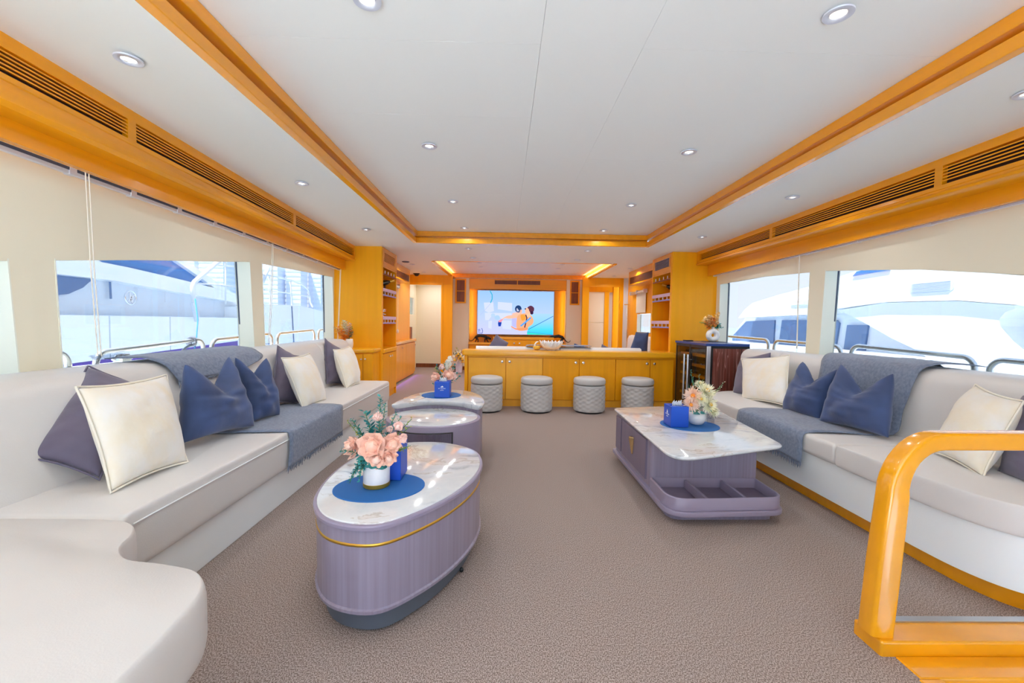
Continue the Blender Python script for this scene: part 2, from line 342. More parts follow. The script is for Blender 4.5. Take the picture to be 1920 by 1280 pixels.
# ---- side walls with arched windows
def side_wall(nm,sgn,x0,x1,tops,wins,y0,y1,sill,zt):
    def zt_(y):
        for (a,p),(b,q) in zip(tops[:-1],tops[1:]):
            if y<=b: return lerp(p,q,(y-a)/(b-a))
        return tops[-1][1]
    n=40; low=[(lerp(y0,y1,i/n),zt_(lerp(y0,y1,i/n))) for i in range(n+1)]
    b=MB()
    inner=low+[(y1,zt),(y0,zt)]
    outer=[(y,z+.035) for y,z in low]+[(y1,zt),(y0,zt)]
    b.loft([[(x0,p[0],p[1]) for p in inner],[(x1,p[0],p[1]) for p in outer]])
    b.box((min(x0,x1),y0,0),(max(x0,x1),y1,sill))
    ed=[(y0,y0)]+[e for w in wins for e in ((w[0],w[1]),(w[2],w[3]))]+[(y1,y1)]
    for (a0,a1),(b0,b1) in zip(ed[0::2],ed[1::2]):   # (y at top, y at sill)
        if b0-a0<.01: continue
        o=[(a0,zt_(a0)+.03),(b0,zt_(b0)+.03),(b1,sill-.01),(a1,sill-.01)]
        b.xprism(o,x0+sgn*.0015,x1-sgn*.001)
    w_=structure(nm,b,fabric_wall,angle=20)
    for k,(a0,a1,b0,b1,num) in enumerate(wins):
        L_=MB(); t=.006
        # lining on the far jamb, near jamb and head
        for (p0,p1,d) in ((a0,a1,1),(b0,b1,-1)):
            L_.loft([[(x,p0,zt_(p0)+.01),(x,p0+d*t,zt_(p0)+.01),(x,p1+d*t,sill),(x,p1,sill)] for x in (x0-sgn*.001,x1)])
        m=12
        for i in range(m):
            ya=lerp(a0,b0,i/m); yb=lerp(a0,b0,(i+1)/m)
            L_.add([(x0-sgn*.0005,ya,zt_(ya)-.001),(x0-sgn*.0005,yb,zt_(yb)-.001),(x1,yb,zt_(yb)+.034),(x1,ya,zt_(ya)+.034)],[(0,1,2,3)])
        L_.box((min(x0,x1),a0,sill),(max(x0,x1),b1,sill+.006))
        wn=structure('window_%d'%num,L_,reveal)
        o=[(a1,sill)]+[(lerp(a0,b0,i/12),zt_(lerp(a0,b0,i/12))+.03) for i in range(13)]+[(b1,sill)]
        xg=x1-sgn*.012
        obj('pane',MB().xprism(o,xg,xg+sgn*.006),glass,wn)
        P=[(xg-sgn*.004,p[0],p[1]) for p in o]
        obj('gasket',MB().tube(P,.012,6,closed=True),mat_gasket,wn)
    return w_
mat_gasket=mat('gasket_slate','3E4A60',.5)
topsL=((-1.4,.80),(0.5,1.08),(1.5,1.25),(2.16,1.35),(2.7,1.43),(3.4,1.518),(3.8,1.575),(5.7,1.632))
topsR=((-1.4,.80),(1.0,1.06),(1.6,1.22),(2.27,1.38),(2.87,1.483),(3.7,1.572),(4.62,1.617),(5.7,1.615))
side_wall('wall_left',-1,-2.225,-2.36,topsL,((.55,.58,1.965,2.0,1),(2.16,2.185,3.785,3.85,2),(3.965,4.01,5.575,5.615,3)),-1.4,5.63,.70,1.98)
side_wall('wall_right',1,2.80,2.93,topsR,((1.1,1.1,3.71,3.745,4),(3.895,3.905,5.54,5.54,5)),-1.4,5.63,.70,1.98)
# orange partitions where the saloon narrows
p=MB(); p.box((-2.36,5.626,0),(-1.612,5.65,2.05)); structure('wall_forward_left',p,wood_v)
p=MB(); p.box((2.205,5.626,0),(2.93,5.65,2.05)); structure('wall_forward_right',p,wood_v)
w=MB(); w.box((1.0,-1.38,0),(3.0,-1.30,2.25)); w.box((-2.36,-1.38,0),(-1.75,-1.30,2.25)); w.box((-1.75,-1.38,2.02),(1.0,-1.30,2.25)); structure('wall_aft',w,fabric_wall)
# ---- blind tracks and cords
def track(nm,lab,sgn,x,z0,z1,ya,yb,step):
    t=thing(nm,lab,'blind track',(x,ya,z0))
    def zz(y): return lerp(z0,z1,(y-ya)/(yb-ya))
    b=MB(); b.loft([[(x-.012,y,zz(y)-.012),(x+.012,y,zz(y)-.012),(x+.012,y,zz(y)+.010),(x-.012,y,zz(y)+.010)] for y in (ya,yb)]); obj('rail',b,alu,t,bevel=.003)
    b=MB(); b.loft([[(x-sgn*.013-.003,y,zz(y)+.006),(x-sgn*.013+.003,y,zz(y)+.006),(x-sgn*.013+.003,y,zz(y)+.020),(x-sgn*.013-.003,y,zz(y)+.020)] for y in (ya,yb)]); obj('channel',b,mat_gasket,t)
    y=ya+.15
    while y<yb:
        obj('clip',MB().box((x-.017,y-.02,zz(y)-.016),(x+.017,y+.02,zz(y)+.022)),alu,t,bevel=.004); y+=step
track('blind_track','long aluminium blind track under the left wooden soffit',-1,-2.15,1.815,1.728,.3,5.60,.345)
track('blind_track','long aluminium blind track under the right wooden soffit',1,2.725,1.772,1.732,.9,5.55,.56)
def cord(lab,pts,beads=True):
    t=thing('blind_pull_chain',lab,'chain',pts[-1])
    obj('cord',MB().tube(pts,.0028,5),cord_m,t)
    q=[(p[0]+.004,p[1]+.014,p[2]) for p in pts]; obj('cord',MB().tube(q,.0028,5),cord_m,t)
    e=pts[-1]; obj('toggle',MB().lathe([(.003,0),(.008,.008),(.008,.035),(.003,.045)],8,(e[0],e[1]+.006,e[2]-.03)),clear,t)
cord('white blind cord hanging across the largest left window',[(-2.12,2.22,1.80),(-2.12,2.235,1.3),(-2.12,2.26,.87)])
cord('white blind cord hanging in front of the narrower left window',[(-2.12,3.95,1.765),(-2.12,3.92,1.3),(-2.12,3.87,.86)])
cord('pale blind cord hanging at the left wooden partition',[(-2.10,5.50,1.72),(-2.10,5.46,1.3),(-2.10,5.40,.80)])
cord('white blind cord hanging beside the right window pillar',[(2.70,3.90,1.735),(2.70,3.89,1.3),(2.70,3.88,.88)])
t=thing('cord_coil','clear plastic cord coil lying on the left backrest top','cord',(-2.16,2.36,.85))
for k in range(3):
    obj('loop',MB().tube([(-2.16+.035*math.cos(a),2.36+(.075+.01*k)*math.sin(a),.852+.008*k) for a in [2*PI*i/20 for i in range(20)]],.004,6,closed=True),clear,t)
# ---- niche display cabinets either side of the bar
def knob(x,y,z,ax,par,r=.016,m=None):
    b=MB().lathe([(r*.45,0),(r*.4,.010),(r*.9,.014),(r,.020),(r*.8,.027),(r*.2,.030)],12)
    M=Matrix.Translation((x,y,z))@({'x':Matrix.Rotation(PI/2,4,'Y'),'-x':Matrix.Rotation(-PI/2,4,'Y'),'-y':Matrix.Rotation(PI/2,4,'X')}[ax]); b.xf(M)
    return obj('knob',b,m or metal,par)
def niche(lab,sgn,X,y0,y1):
    # sgn -1: cabinet body lies to the left of its face X
    def bx(a,b): return MB().box((min(X+sgn*a[0],X+sgn*b[0]),a[1],a[2]),(max(X+sgn*a[0],X+sgn*b[0]),b[1],b[2]))
    t=thing('display_cabinet',lab,'cabinet',(X+sgn*.3,(y0+y1)/2,0))
    obj('side_panel',bx((0,y0+.025,0),(.55,y0+.055,2.04)),wood_v,t,bevel=.004); obj('side_panel',bx((0,y1-.035,0),(.55,y1,2.04)),wood_v,t,bevel=.004)
    obj('back_panel',bx((.5,y0+.05,.6),(.52,y1-.03,2.0)),wood_v,t)
    fr=MB(); ya,yb=y0+.055,y1-.035
    for (p,q,r,s) in ((ya,1.80,yb,1.865),(ya,1.985,yb,2.04),(ya,1.865,ya+.06,1.985),(yb-.06,1.865,yb,1.985)): fr.v and None; fr.add(*(lambda m:(m.v,m.f))(bx((0,p,q),(.03,r,s))))
    g=obj('grille_frame',fr,wood_y,t,bevel=.002)
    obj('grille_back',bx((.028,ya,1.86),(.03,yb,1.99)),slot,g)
    for i in range(7):
        z=1.872+i*.0175; obj('slat',bx((.002,ya+.06,z),(.024,yb-.06,z+.008)),lav if sgn>0 else wood_y,g)
    for z in (1.765,1.487,1.113):
        s=obj('shelf',bx((.012,ya,z-.075),(.5,yb,z-.055)),wood_y,t,bevel=.003)
        obj('gallery_rail',bx((-.004,ya-.004,z-.022),(.014,yb+.004,z+.022)) if z<1.7 else bx((0,ya,z+.015),(.014,yb,z+.035)),lilac if z<1.7 else wood_y,s,bevel=.003)
        obj('shelf_lip',bx((0,ya,z-.078),(.012,yb,z-.060)),lilac2 if z<1.7 else wood_dark,s)
        for i in range(4):
            y=lerp(ya,yb,(i+.7)/4.4); obj('peg',MB().tube([(X+sgn*.005,y,z-.062),(X+sgn*.005,y,z-.02)],.006,6),white_p,s)
    obj('worktop',bx((-.02,ya,.64),(.5,yb,.70)),wood_x,t,bevel=.012)
    obj('carcass',bx((.02,ya,.0),(.5,yb,.64)),wood_gold,t)
    m=(ya+yb)/2
    for (a,b,kk) in ((ya+.004,m-.002,m-.05),(m+.002,yb-.004,m+.05)):
        d=obj('door',bx((0,a,.10),(.02,b,.632)),wood_gold,t,bevel=.002)
        knob(X,kk,.585,'x' if sgn<0 else '-x',d,.014)
    return t
lilac=mat('lilac_sheen_rail','D9B4C8',.3); lilac2=mat('blue_sheen_lip','8A86C8',.3)
niche('left wooden display cabinet with grille, open shelves and two doors',-1,-1.607,5.626,6.386)
niche('right wooden display cabinet with open shelves behind the bar counter',1,2.2,5.626,6.386)
# ---- forward area behind the niches
p=MB(); p.box((-2.03,6.386,0),(-1.99,9.0,2.05)); structure('wall_left_forward',p,wood_v)
p=MB(); p.box((2.60,6.386,0),(2.64,7.55,2.05)); p.box((2.60,8.35,0),(2.64,9.0,2.05)); p.box((2.60,7.55,0),(2.64,8.35,.93)); p.box((2.60,7.55,1.28),(2.64,8.35,2.05)); structure('wall_right_forward',p,wood_v)
w=structure('window_6',MB().box((2.60,7.55,.93),(2.68,7.57,1.28)).box((2.60,8.33,.93),(2.68,8.35,1.28)).box((2.60,7.55,.92),(2.68,8.35,.935)),reveal); obj('pane',MB().box((2.66,7.56,.93),(2.665,8.34,1.28)),glass,w)
def soff2(nm,X,sgn,y0,y1):
    def bx(a,b): return MB().box((min(X,X+sgn*a[0],X+sgn*b[0]) if a[0]==0 else min(X+sgn*a[0],X+sgn*b[0]),a[1],a[2]),(max(X+sgn*a[0],X+sgn*b[0]),b[1],b[2]))
    b=bx((0,y0,1.93),(.25,y1,2.045)); b2=bx((0,y0,1.79),(.25,y1,1.815)); b.add(b2.v,b2.f)
    for a,e in ((y0,y0+.06),(y1-.06,y1)): q=bx((0,a,1.81),(.02,e,1.94)); b.add(q.v,q.f)
    q=bx((.02,y0,1.81),(.25,y1,1.93)); b.add(q.v,q.f)
    s=structure(nm,b,wood_y,bevel=.003)
    obj('grille_back',bx((.012,y0+.06,1.815),(.021,y1-.06,1.93)),wood_dark,s)
    for i in range(6): obj('slat',bx((.001,y0+.06,1.822+i*.018),(.012,y1-.06,1.829+i*.018)),wood_dark,s)
soff2('trim_5',-1.81,-1,6.386,8.2); soff2('trim_6',2.30,1,6.386,7.95)
def sideboard(lab,X,sgn,y0,y1,zt,nd):
    def bx(a,b): return MB().box((min(X+sgn*a[0],X+sgn*b[0]),a[1],a[2]),(max(X+sgn*a[0],X+sgn*b[0]),b[1],b[2]))
    t=thing('sideboard',lab,'cabinet',(X+sgn*.1,(y0+y1)/2,0))
    obj('worktop',bx((-.02,y0,zt-.055),(.165,y1,zt)),wood_y,t,bevel=.012); obj('carcass',bx((.02,y0,.02),(.16,y1-.02,zt-.055)),wood_gold,t)
    for i in range(nd):
        a=lerp(y0,y1-.02,i/nd); b=lerp(y0,y1-.02,(i+1)/nd)
        d=obj('door',bx((0,a+.003,.06),(.02,b-.003,zt-.065)),wood_gold,t,bevel=.002); knob(X,lerp(a,b,.5) if i%2 else b-.08,zt-.12,'x' if sgn<0 else '-x',d,.013)
sideboard('low golden wood sideboard along the left passage past the display cabinet',-1.815,-1,6.39,8.75,.72,3)
for lab,X,sgn,ya,yb in (('grey roller blind on the left wall past the display cabinet',-1.93,-1,6.5,7.75),('grey roller blind above the small right window behind the bar',2.55,1,7.75,8.6)):
    t=thing('roller_blind',lab,'blind',(X,ya,1.7)); obj('roller',MB().tube([(X,ya,1.69),(X,yb,1.69)],.032,10),metal_d,t)
    for y in (ya,(ya+yb)/2,yb): obj('bracket',MB().box((X-.036,y-.012,1.66),(X+.036,y+.012,1.73)),alu,t)
    obj('shade',MB().box((X-.003+sgn*.03,ya+.05,1.30),(X+.003+sgn*.03,yb-.25,1.69)),fabric_wall,t)
t=thing('blind_pull_chain','white cord with tassel on the left passage wall','chain',(-1.93,7.78,.9)); obj('cord',MB().tube([(-1.93,7.78,1.69),(-1.925,7.74,1.2),(-1.92,7.70,.93)],.004,5),cord_m,t); obj('tassel',MB().lathe([(.004,0),(.02,-.02),(.022,-.06),(.012,-.075)],8,(-1.92,7.70,.93)),white_p,t)
# forward bulkhead with door openings
p=MB(); p.box((-2.0,9.0,1.855),(-1.10,9.06,2.045)); p.box((-1.30,9.0,0),(-1.10,9.06,1.855)); p.box((-1.178,9.05,0),(-1.166,9.6,2.045)); structure('wall_forward_door_left',p,wood_v,bevel=.004)
p=MB(); p.box((-1.335,8.99,0),(-1.295,9.07,1.84)); p.box((-2.0,8.99,1.84),(-1.3,9.07,1.875)); structure('door_1',p,wood_v,bevel=.004)
p=MB(); p.box((-2.3,10.0,0),(-1.165,10.05,2.045)); structure('wall_passage_left',p,fabric_wall)
p=MB(); p.box((-2.3,9.985,0),(-1.165,9.999,.09)); structure('baseboard_passage',p,wood_dark)
p=MB(); p.xprism([(9.06,0),(10.0,0),(10.0,1.22),(9.06,1.22)],-2.12,-2.06); p.xprism([(9.06,1.60),(10.0,1.60),(10.0,2.045),(9.06,2.045)],-2.12,-2.06); p.box((-2.12,9.75,1.22),(-2.06,10.0,1.60)); p.box((-2.12,9.06,1.22),(-2.06,9.15,1.60)); structure('wall_passage_side',p,fabric_wall)
wp=structure('window_7',MB().box((-2.13,9.15,1.21),(-2.07,9.75,1.225)).box((-2.13,9.15,1.595),(-2.07,9.75,1.61)),reveal); obj('pane',MB().box((-2.10,9.15,1.22),(-2.095,9.75,1.6)),glass,wp)
t=structure('trim_7',MB().box((-2.06,9.07,0),(-1.98,9.2,.95)),wood_dark)
p=MB(); p.box((1.635,9.0,1.86),(2.5,9.06,2.045)); p.box((1.635,9.0,0),(1.775,9.06,1.86)); p.box((1.725,9.05,0),(1.737,9.6,2.045)); p.box((2.42,9.0,0),(2.50,9.06,1.86)); structure('wall_forward_door_right',p,wood_v,bevel=.004)
d=structure('door_2',MB().box((1.78,9.30,0.0),(2.17,9.34,1.77)),fabric_wall,bevel=.004)
for z0,z1 in ((.02,.55),(.56,1.10),(1.11,1.75)): obj('panel',MB().box((1.785,9.29,z0),(2.165,9.302,z1)),fabric_wall,d,bevel=.004)
p=MB(); p.box((1.70,9.30,1.77),(2.355,9.36,2.045)); p.box((2.17,9.28,0),(2.27,9.36,1.79)); p.box((2.36,9.28,0),(2.62,9.36,2.0)); structure('trim_8',p,wood_v,bevel=.004)
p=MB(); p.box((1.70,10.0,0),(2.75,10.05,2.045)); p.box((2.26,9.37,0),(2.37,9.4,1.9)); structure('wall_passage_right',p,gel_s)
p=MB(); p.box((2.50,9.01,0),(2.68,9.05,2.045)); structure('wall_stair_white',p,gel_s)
t=thing('stair_handrail','chrome stair handrail by the white strip right of the television','handrail',(2.56,8.9,1.0)); obj('tube',MB().tube([(2.575,8.92,.35),(2.56,8.9,1.48)],.014,8),metal,t); obj('crossbar',MB().tube([(2.50,8.9,1.49),(2.62,8.9,1.49)],.012,8),metal,t)
# television wall
YT=9.55
p=MB(); p.box((-1.164,YT,0),(-.797,YT+.3,2.05)); structure('pillar_left',p,fabric_wall,bevel=.006)
p=MB(); p.box((1.376,YT,0),(1.723,YT+.3,2.05)); structure('pillar_right',p,fabric_wall,bevel=.006)
p=MB(); p.box((-1.164,YT-.012,0),(-.797,YT-.001,.08)); structure('baseboard_pillar',p,wood_dark)
p=MB(); p.box((-.797,YT+.02,1.81),(1.376,YT+.3,2.12)); structure('trim_9',p,wood_x,bevel=.004)
p=MB(); p.box((-.797,YT+.22,0),(1.376,YT+.26,1.85)); structure('wall_forward',p,wood_v)
def speaker(lab,x0,x1):
    t=thing('wall_speaker',lab,'speaker',((x0+x1)/2,YT,1.5)); z0,z1=1.49,2.03; y=YT
    b=MB()
    for q in ((x0,z0,x1,z0+.03),(x0,z1-.03,x1,z1),(x0,z0+.03,x0+.03,z1-.03),(x1-.03,z0+.03,x1,z1-.03)): b.box((q[0],y-.025,q[1]),(q[2],y-.001,q[3]))
    obj('frame',b,wood_v,t,bevel=.003); obj('cloth',MB().box((x0+.03,y-.014,z0+.03),(x1-.03,y-.002,z1-.03)),wood_dark,t); obj('crossbar',MB().box((x0+.03,y-.02,(z0+z1)/2-.006),(x1-.03,y-.012,(z0+z1)/2+.006)),wood_v,t)
speaker('tall wood-framed speaker grille on the pillar left of the television',-1.10,-.865); speaker('tall wood-framed speaker grille on the pillar right of the television',1.45,1.665)
t=thing('air_grille','long slotted wooden air grille above the television','grille',(.28,YT,1.97)); x0,x1,z0,z1=-.25,.80,1.905,2.03; b=MB()
for q in ((x0,z0,x1,z0+.018),(x0,z1-.018,x1,z1),(x0,z0+.018,x0+.018,z1-.018),(x1-.018,z0+.018,x1,z1-.018),(.266,z0+.018,.284,z1-.018)): b.box((q[0],YT,q[1]),(q[2],YT+.02,q[3]))
obj('frame',b,wood_x,t,bevel=.002); obj('backing',MB().box((x0,YT+.014,z0),(x1,YT+.019,z1)),wood_dark,t)
for i in range(5): obj('slat',MB().box((x0+.018,YT+.006,z0+.026+i*.017),(x1-.018,YT+.014,z0+.032+i*.017)),wood_dark,t)
# threshold, stair edging and stairwell beside the handrail
p=MB(); p.box((1.255,1.335,-.02),(3.0,1.45,.05)); th=structure('trim_10',p,rail_wood,bevel=.008)
obj('metal_strip',MB().box((1.36,1.425,.05),(3.0,1.452,.056)),metal_d,th); 
p=MB(); p.box((1.30,1.245,-.03),(3.0,1.335,.004)); p.box((1.29,-.5,-.03),(1.365,1.245,.004)); structure('trim_11',p,rail_wood,bevel=.006)
p=MB(); p.box((1.36,1.25,-.9),(3.0,1.275,-.03)); p.box((1.33,-.5,-.9),(1.36,1.25,-.03)); structure('wall_stairwell',p,rail_wood)
for i in range(3): structure('trim_%d'%(12+i),MB().box((1.36,1.25-.26*(i+1),-.24-.2*i),(3.0,1.25-.26*i,-.2-.2*i)),rail_wood,bevel=.006)
# ================================================================ TELEVISION AND BAR
XC=.245
t=thing('television','large wall television showing a couple embracing by a turquoise sea','television',(XC,9.5,.8))
obj('body',MB().box((-.616,9.51,.80),(1.105,9.57,1.79)),tvgrey,t,bevel=.006)
def tvm(name,stops,ang=0):
    m=bpy.data.materials.new(name); m.use_nodes=True; n=m.node_tree.nodes; L=m.node_tree.links; n.remove(n['Principled BSDF'])
    tc=n.new('ShaderNodeTexCoord'); mp=n.new('ShaderNodeMapping'); mp.inputs['Rotation'].default_value=(0,ang,0); g=n.new('ShaderNodeSeparateXYZ'); r=n.new('ShaderNodeValToRGB'); e=n.new('ShaderNodeEmission')
    L.new(tc.outputs['Generated'],mp.inputs[0]); L.new(mp.outputs[0],g.inputs[0]); L.new(g.outputs['Z'],r.inputs[0]); L.new(r.outputs[0],e.inputs[0]); L.new(e.outputs[0],n['Material Output'].inputs[0])
    el=r.color_ramp.elements; el[0].position=stops[0][0]; el[0].color=lin(stops[0][1]); el[1].position=stops[-1][0]; el[1].color=lin(stops[-1][1])
    for p,c in stops[1:-1]: x=el.new(p); x.color=lin(c)
    return m
sky_m=tvm('screen_sky',((0,'C3C4FC'),(.3,'B9C6FA'),(.6,'A9C4F8'),(1,'94BCFA')))
sea_m=tvm('screen_sea',((0,'2FC4EE'),(.25,'4FD0F2'),(.6,'8CCBF8'),(1,'A4CBFA')))
obj('screen',MB().box((-.600,9.506,.816),(1.089,9.511,1.774)),sky_m,t)
def tp(px,py): return (lerp(-.616,1.105,(px-120)/1680.),lerp(1.79,.80,(py-105)/970.))
tvk=0
def shape(name,pts,col,curve=False,k=1.0):
    global tvk; tvk+=1
    q=[tp(*p) for p in pts]
    if curve: q=cat2(q,4)
    y=9.5055-.0002*tvk
    o=obj(name,MB().yprism(q,y,y+.0015),col if not isinstance(col,str) else emis('screen_'+name+str(tvk),col,k),t); return o
def stroke(name,pts,w,col):
    q=[Vector(p) for p in pts]; L_=[];R_=[]
    for i,p in enumerate(q):
        d=(q[min(i+1,len(q)-1)]-q[max(i-1,0)]).normalized(); nn=Vector((-d.y,d.x))*w/2
        L_.append(tuple(p+nn)); R_.append(tuple(p-nn))
    return shape(name,L_+R_[::-1],col)
shape('sea',[(1100,700),(1300,600),(1780,600),(1780,1058),(1215,1058),(1215,1010),(1230,950)],sea_m)
shape('shore',[(1215,1005),(1780,1052),(1780,1060),(1215,1060)],'35D6C8')
stroke('railing',[(1215,1003),(1780,1060)],10,'4A86D6')
stroke('boom',[(1240,950),(1510,800),(1780,650)],12,'2E6FB4')
for i,pts in enumerate(([(265,380),(470,370),(490,560),(380,600),(290,560)],[(570,360),(880,380),(880,560),(570,520)],[(290,600),(870,600),(870,720),(640,720),(460,640),(380,760),(300,760)],[(660,760),(870,760),(870,960),(680,940)],[(370,780),(450,770),(440,950),(370,930)])): shape('window_glint',pts,'C9D2FB')
shape('dot',[(560+60*math.cos(a),700+50*math.sin(a)) for a in [i*PI/8 for i in range(16)]],'A6C6F6')
shape('dot',[(470+45*math.cos(a),650+40*math.sin(a)) for a in [i*PI/8 for i in range(16)]],'AFC9F4')
stroke('strap',[(395,118),(445,210),(445,300),(412,385)],20,'2AA8C8'); stroke('shroud',[(412,400),(300,530),(195,650)],7,'A8B6E8'); stroke('shroud',[(460,340),(520,500),(535,560)],7,'B4BCEE'); stroke('shroud',[(450,225),(640,170),(880,135)],5,'A3BEEA')
# couple seen from behind
shape('first_shirt',[(880,690),(995,690),(1000,920),(890,880)],'B3B4F2')
shape('first_neck',[(890,600),(1000,570),(1090,600),(1010,640),(880,640)],'F0B8A8')
shape('first_head',[(1015+72*math.cos(a),505+78*math.sin(a)) for a in [i*PI/10 for i in range(20)]],'24406E')
shape('first_cheek',[(1062,520),(1100,530),(1095,600),(1040,610)],'EFB29A'); shape('hair_ribbon',[(975,500),(995,488),(1040,555),(985,558)],'B9BCD6')
shape('arm',[(650,740),(760,665),(880,640),(1080,600),(1100,690),(960,705),(830,720),(720,712),(680,760)],'F3B79C',True)
shape('bottle',[(590,770),(650,755),(655,820),(640,890),(590,892),(580,830)],'1E3FA4')
shape('hand',[(590,770),(650,735),(690,745),(640,800),(600,800)],'E88FA0')
shape('back',[(1060,620),(1180,600),(1290,640),(1350,740),(1330,830),(1240,900),(1210,965),(1000,960),(990,700)],'F1A87C',True)
shape('back_shade',[(1070,640),(1170,640),(1180,720),(1100,760)],'E89A3E',True)
shape('forearm',[(870,880),(990,930),(1200,905),(1220,960),(1000,965),(880,910)],'EE9468',True)
shape('second_neck',[(1180,560),(1270,560),(1290,680),(1190,670)],'F4BE9C')
shape('second_face',[(1170,500),(1240,470),(1280,560),(1220,610),(1170,590)],'F2B69A',True)
shape('second_hair',[(1215,470),(1285,430),(1355,475),(1350,550),(1300,585),(1262,560),(1240,505)],'5A3146',True)
shape('bun',[(1310+36*math.cos(a),585+38*math.sin(a)) for a in [i*PI/8 for i in range(16)]],'3A2040')
shape('sunglasses',[(1150,495),(1180,485),(1185,510),(1160,520)],'1C2038')
stroke('dress_strap',[(1180,630),(1205,700),(1160,910)],24,'35284A'); stroke('sash',[(1290,690),(1190,780),(1070,880)],38,'5E9FE4')
for pts in ([(155,965),(165,1020)],[(155,965),(190,960),(190,1010)],[(228,935),(250,1000),(240,1040)],[(150,1040),(245,1045)]): stroke('screen_mark',pts,12,'2A4690')
# low cabinet beneath the television
t=thing('media_cabinet','low wooden cabinet with two knobbed doors under the television','cabinet',(.28,9.6,0))
obj('worktop',MB().box((-.25,9.42,.70),(1.10,9.76,.76)),wood_x,t,bevel=.008); obj('carcass',MB().box((-.23,9.45,0),(1.08,9.76,.70)),wood_v,t)
for a,b,k in ((-.22,.278,.22),(.284,1.07,.34)):
    d=obj('door',MB().box((a,9.435,.06),(b,9.452,.69)),wood_v,t,bevel=.002); knob(k,9.435,.62,'-y',d,.022)
t=thing('wall_shelf','low wooden shelf left of the media cabinet','shelf',(-.52,9.6,.6)); obj('board',MB().box((-.79,9.40,.585),(-.255,9.76,.627)),wood_x,t,bevel=.006); obj('carcass',MB().box((-.78,9.46,0),(-.26,9.76,.585)),wood_v,t)
t=thing('wall_shelf','low wooden shelf right of the media cabinet','shelf',(1.24,9.6,.6)); obj('board',MB().box((1.105,9.40,.585),(1.37,9.76,.627)),wood_x,t,bevel=.006); obj('carcass',MB().box((1.11,9.46,0),(1.36,9.76,.585)),wood_v,t)
def panther(lab,x,y,z,s,flip=1):
    b=MB()
    P=lambda u,w:(x+flip*u*s,y,z+w*s)
    b.tube([P(-.52,.30),P(-.40,.42),P(-.15,.50),P(.10,.46),P(.30,.42),P(.42,.36)],[.07*s,.105*s,.115*s,.10*s,.105*s,.07*s],10)
    b.tube([P(.36,.40),P(.48,.34),P(.60,.27),P(.68,.22)],[.09*s,.085*s,.075*s,.035*s],10)
    b.ball(P(.50,.40),.03*s,6,4); b.ball(P(.45,.42),.028*s,6,4)
    for k,(u,v) in enumerate((((-.42,.36),(-.30,.02)),((-.45,.34),(-.52,.02)),((.30,.36),(.20,.02)),((.34,.34),(.46,.02)))):
        dy=.05*s*(1 if k%2 else -1); a=P(*u); c_=P(*v); kx=P((u[0]+v[0])/2+(.08 if k<2 else -.03),.19)
        b.tube([(a[0],y+dy,a[2]),(kx[0],y+dy,kx[2]),(c_[0],y+dy,c_[2]),(c_[0]+.05*s*flip,y+dy,z+.012*s)],[.075*s,.045*s,.03*s,.03*s],8)
    b.tube([P(-.54,.32),P(-.66,.16),P(-.80,.08),P(-.92,.12),P(-.96,.22)],[.035*s,.03*s,.025*s,.022*s,.014*s],7)
    o=obj('panther_figurine',b,panther_m,angle=180,org=(x,y,z)); tag(o,lab,'figurine','striding panther figurines'); return o
panther('black striding panther figurine on the shelf left below the television',-.50,9.55,.627,.30)
panther('black panther figurine half hidden behind the white lotus bowl',1.16,9.5,.627,.33,-1)
# bar counter with six doors
t=thing('bar_counter','long golden wood bar counter with six knobbed doors','counter',(.85,5.6,0))
o=[(-.535,5.41),(2.205,5.41),(2.205,5.70),(-.50,5.70),(-.535,5.66)]
obj('worktop',MB().slab(rpoly(o,.03,4),.655,.722,.018),wood_x,t)
obj('carcass',MB().box((-.47,5.475,.0),(2.195,5.69,.655)),wood_pale,t)
obj('end_post',MB().box((-.505,5.445,0),(-.462,5.69,.655)),wood_v,t,bevel=.010)
obj('frieze',MB().box((-.46,5.452,.632),(2.195,5.47,.656)),wood_v,t); obj('kickboard',MB().box((-.46,5.466,0),(2.195,5.478,.085)),wood_pale,t)
bd=[-.455]+[(0.025,5.45,0.424)[0],(0.498,5.45,0.431)[0],(0.969,5.45,0.437)[0],(1.439,5.45,0.443)[0],(1.886,5.45,0.449)[0]]+[2.195]
for i in range(6):
    a,b=bd[i]+.003,bd[i+1]-.003; d=obj('door',MB().box((a,5.45,.092),(b,5.474,.628)),wood_pale if i<2 else wood_gold,t,bevel=.003)
    knob(b-.045 if i%2==0 else a+.045,5.45,.578,'-y',d,.020)
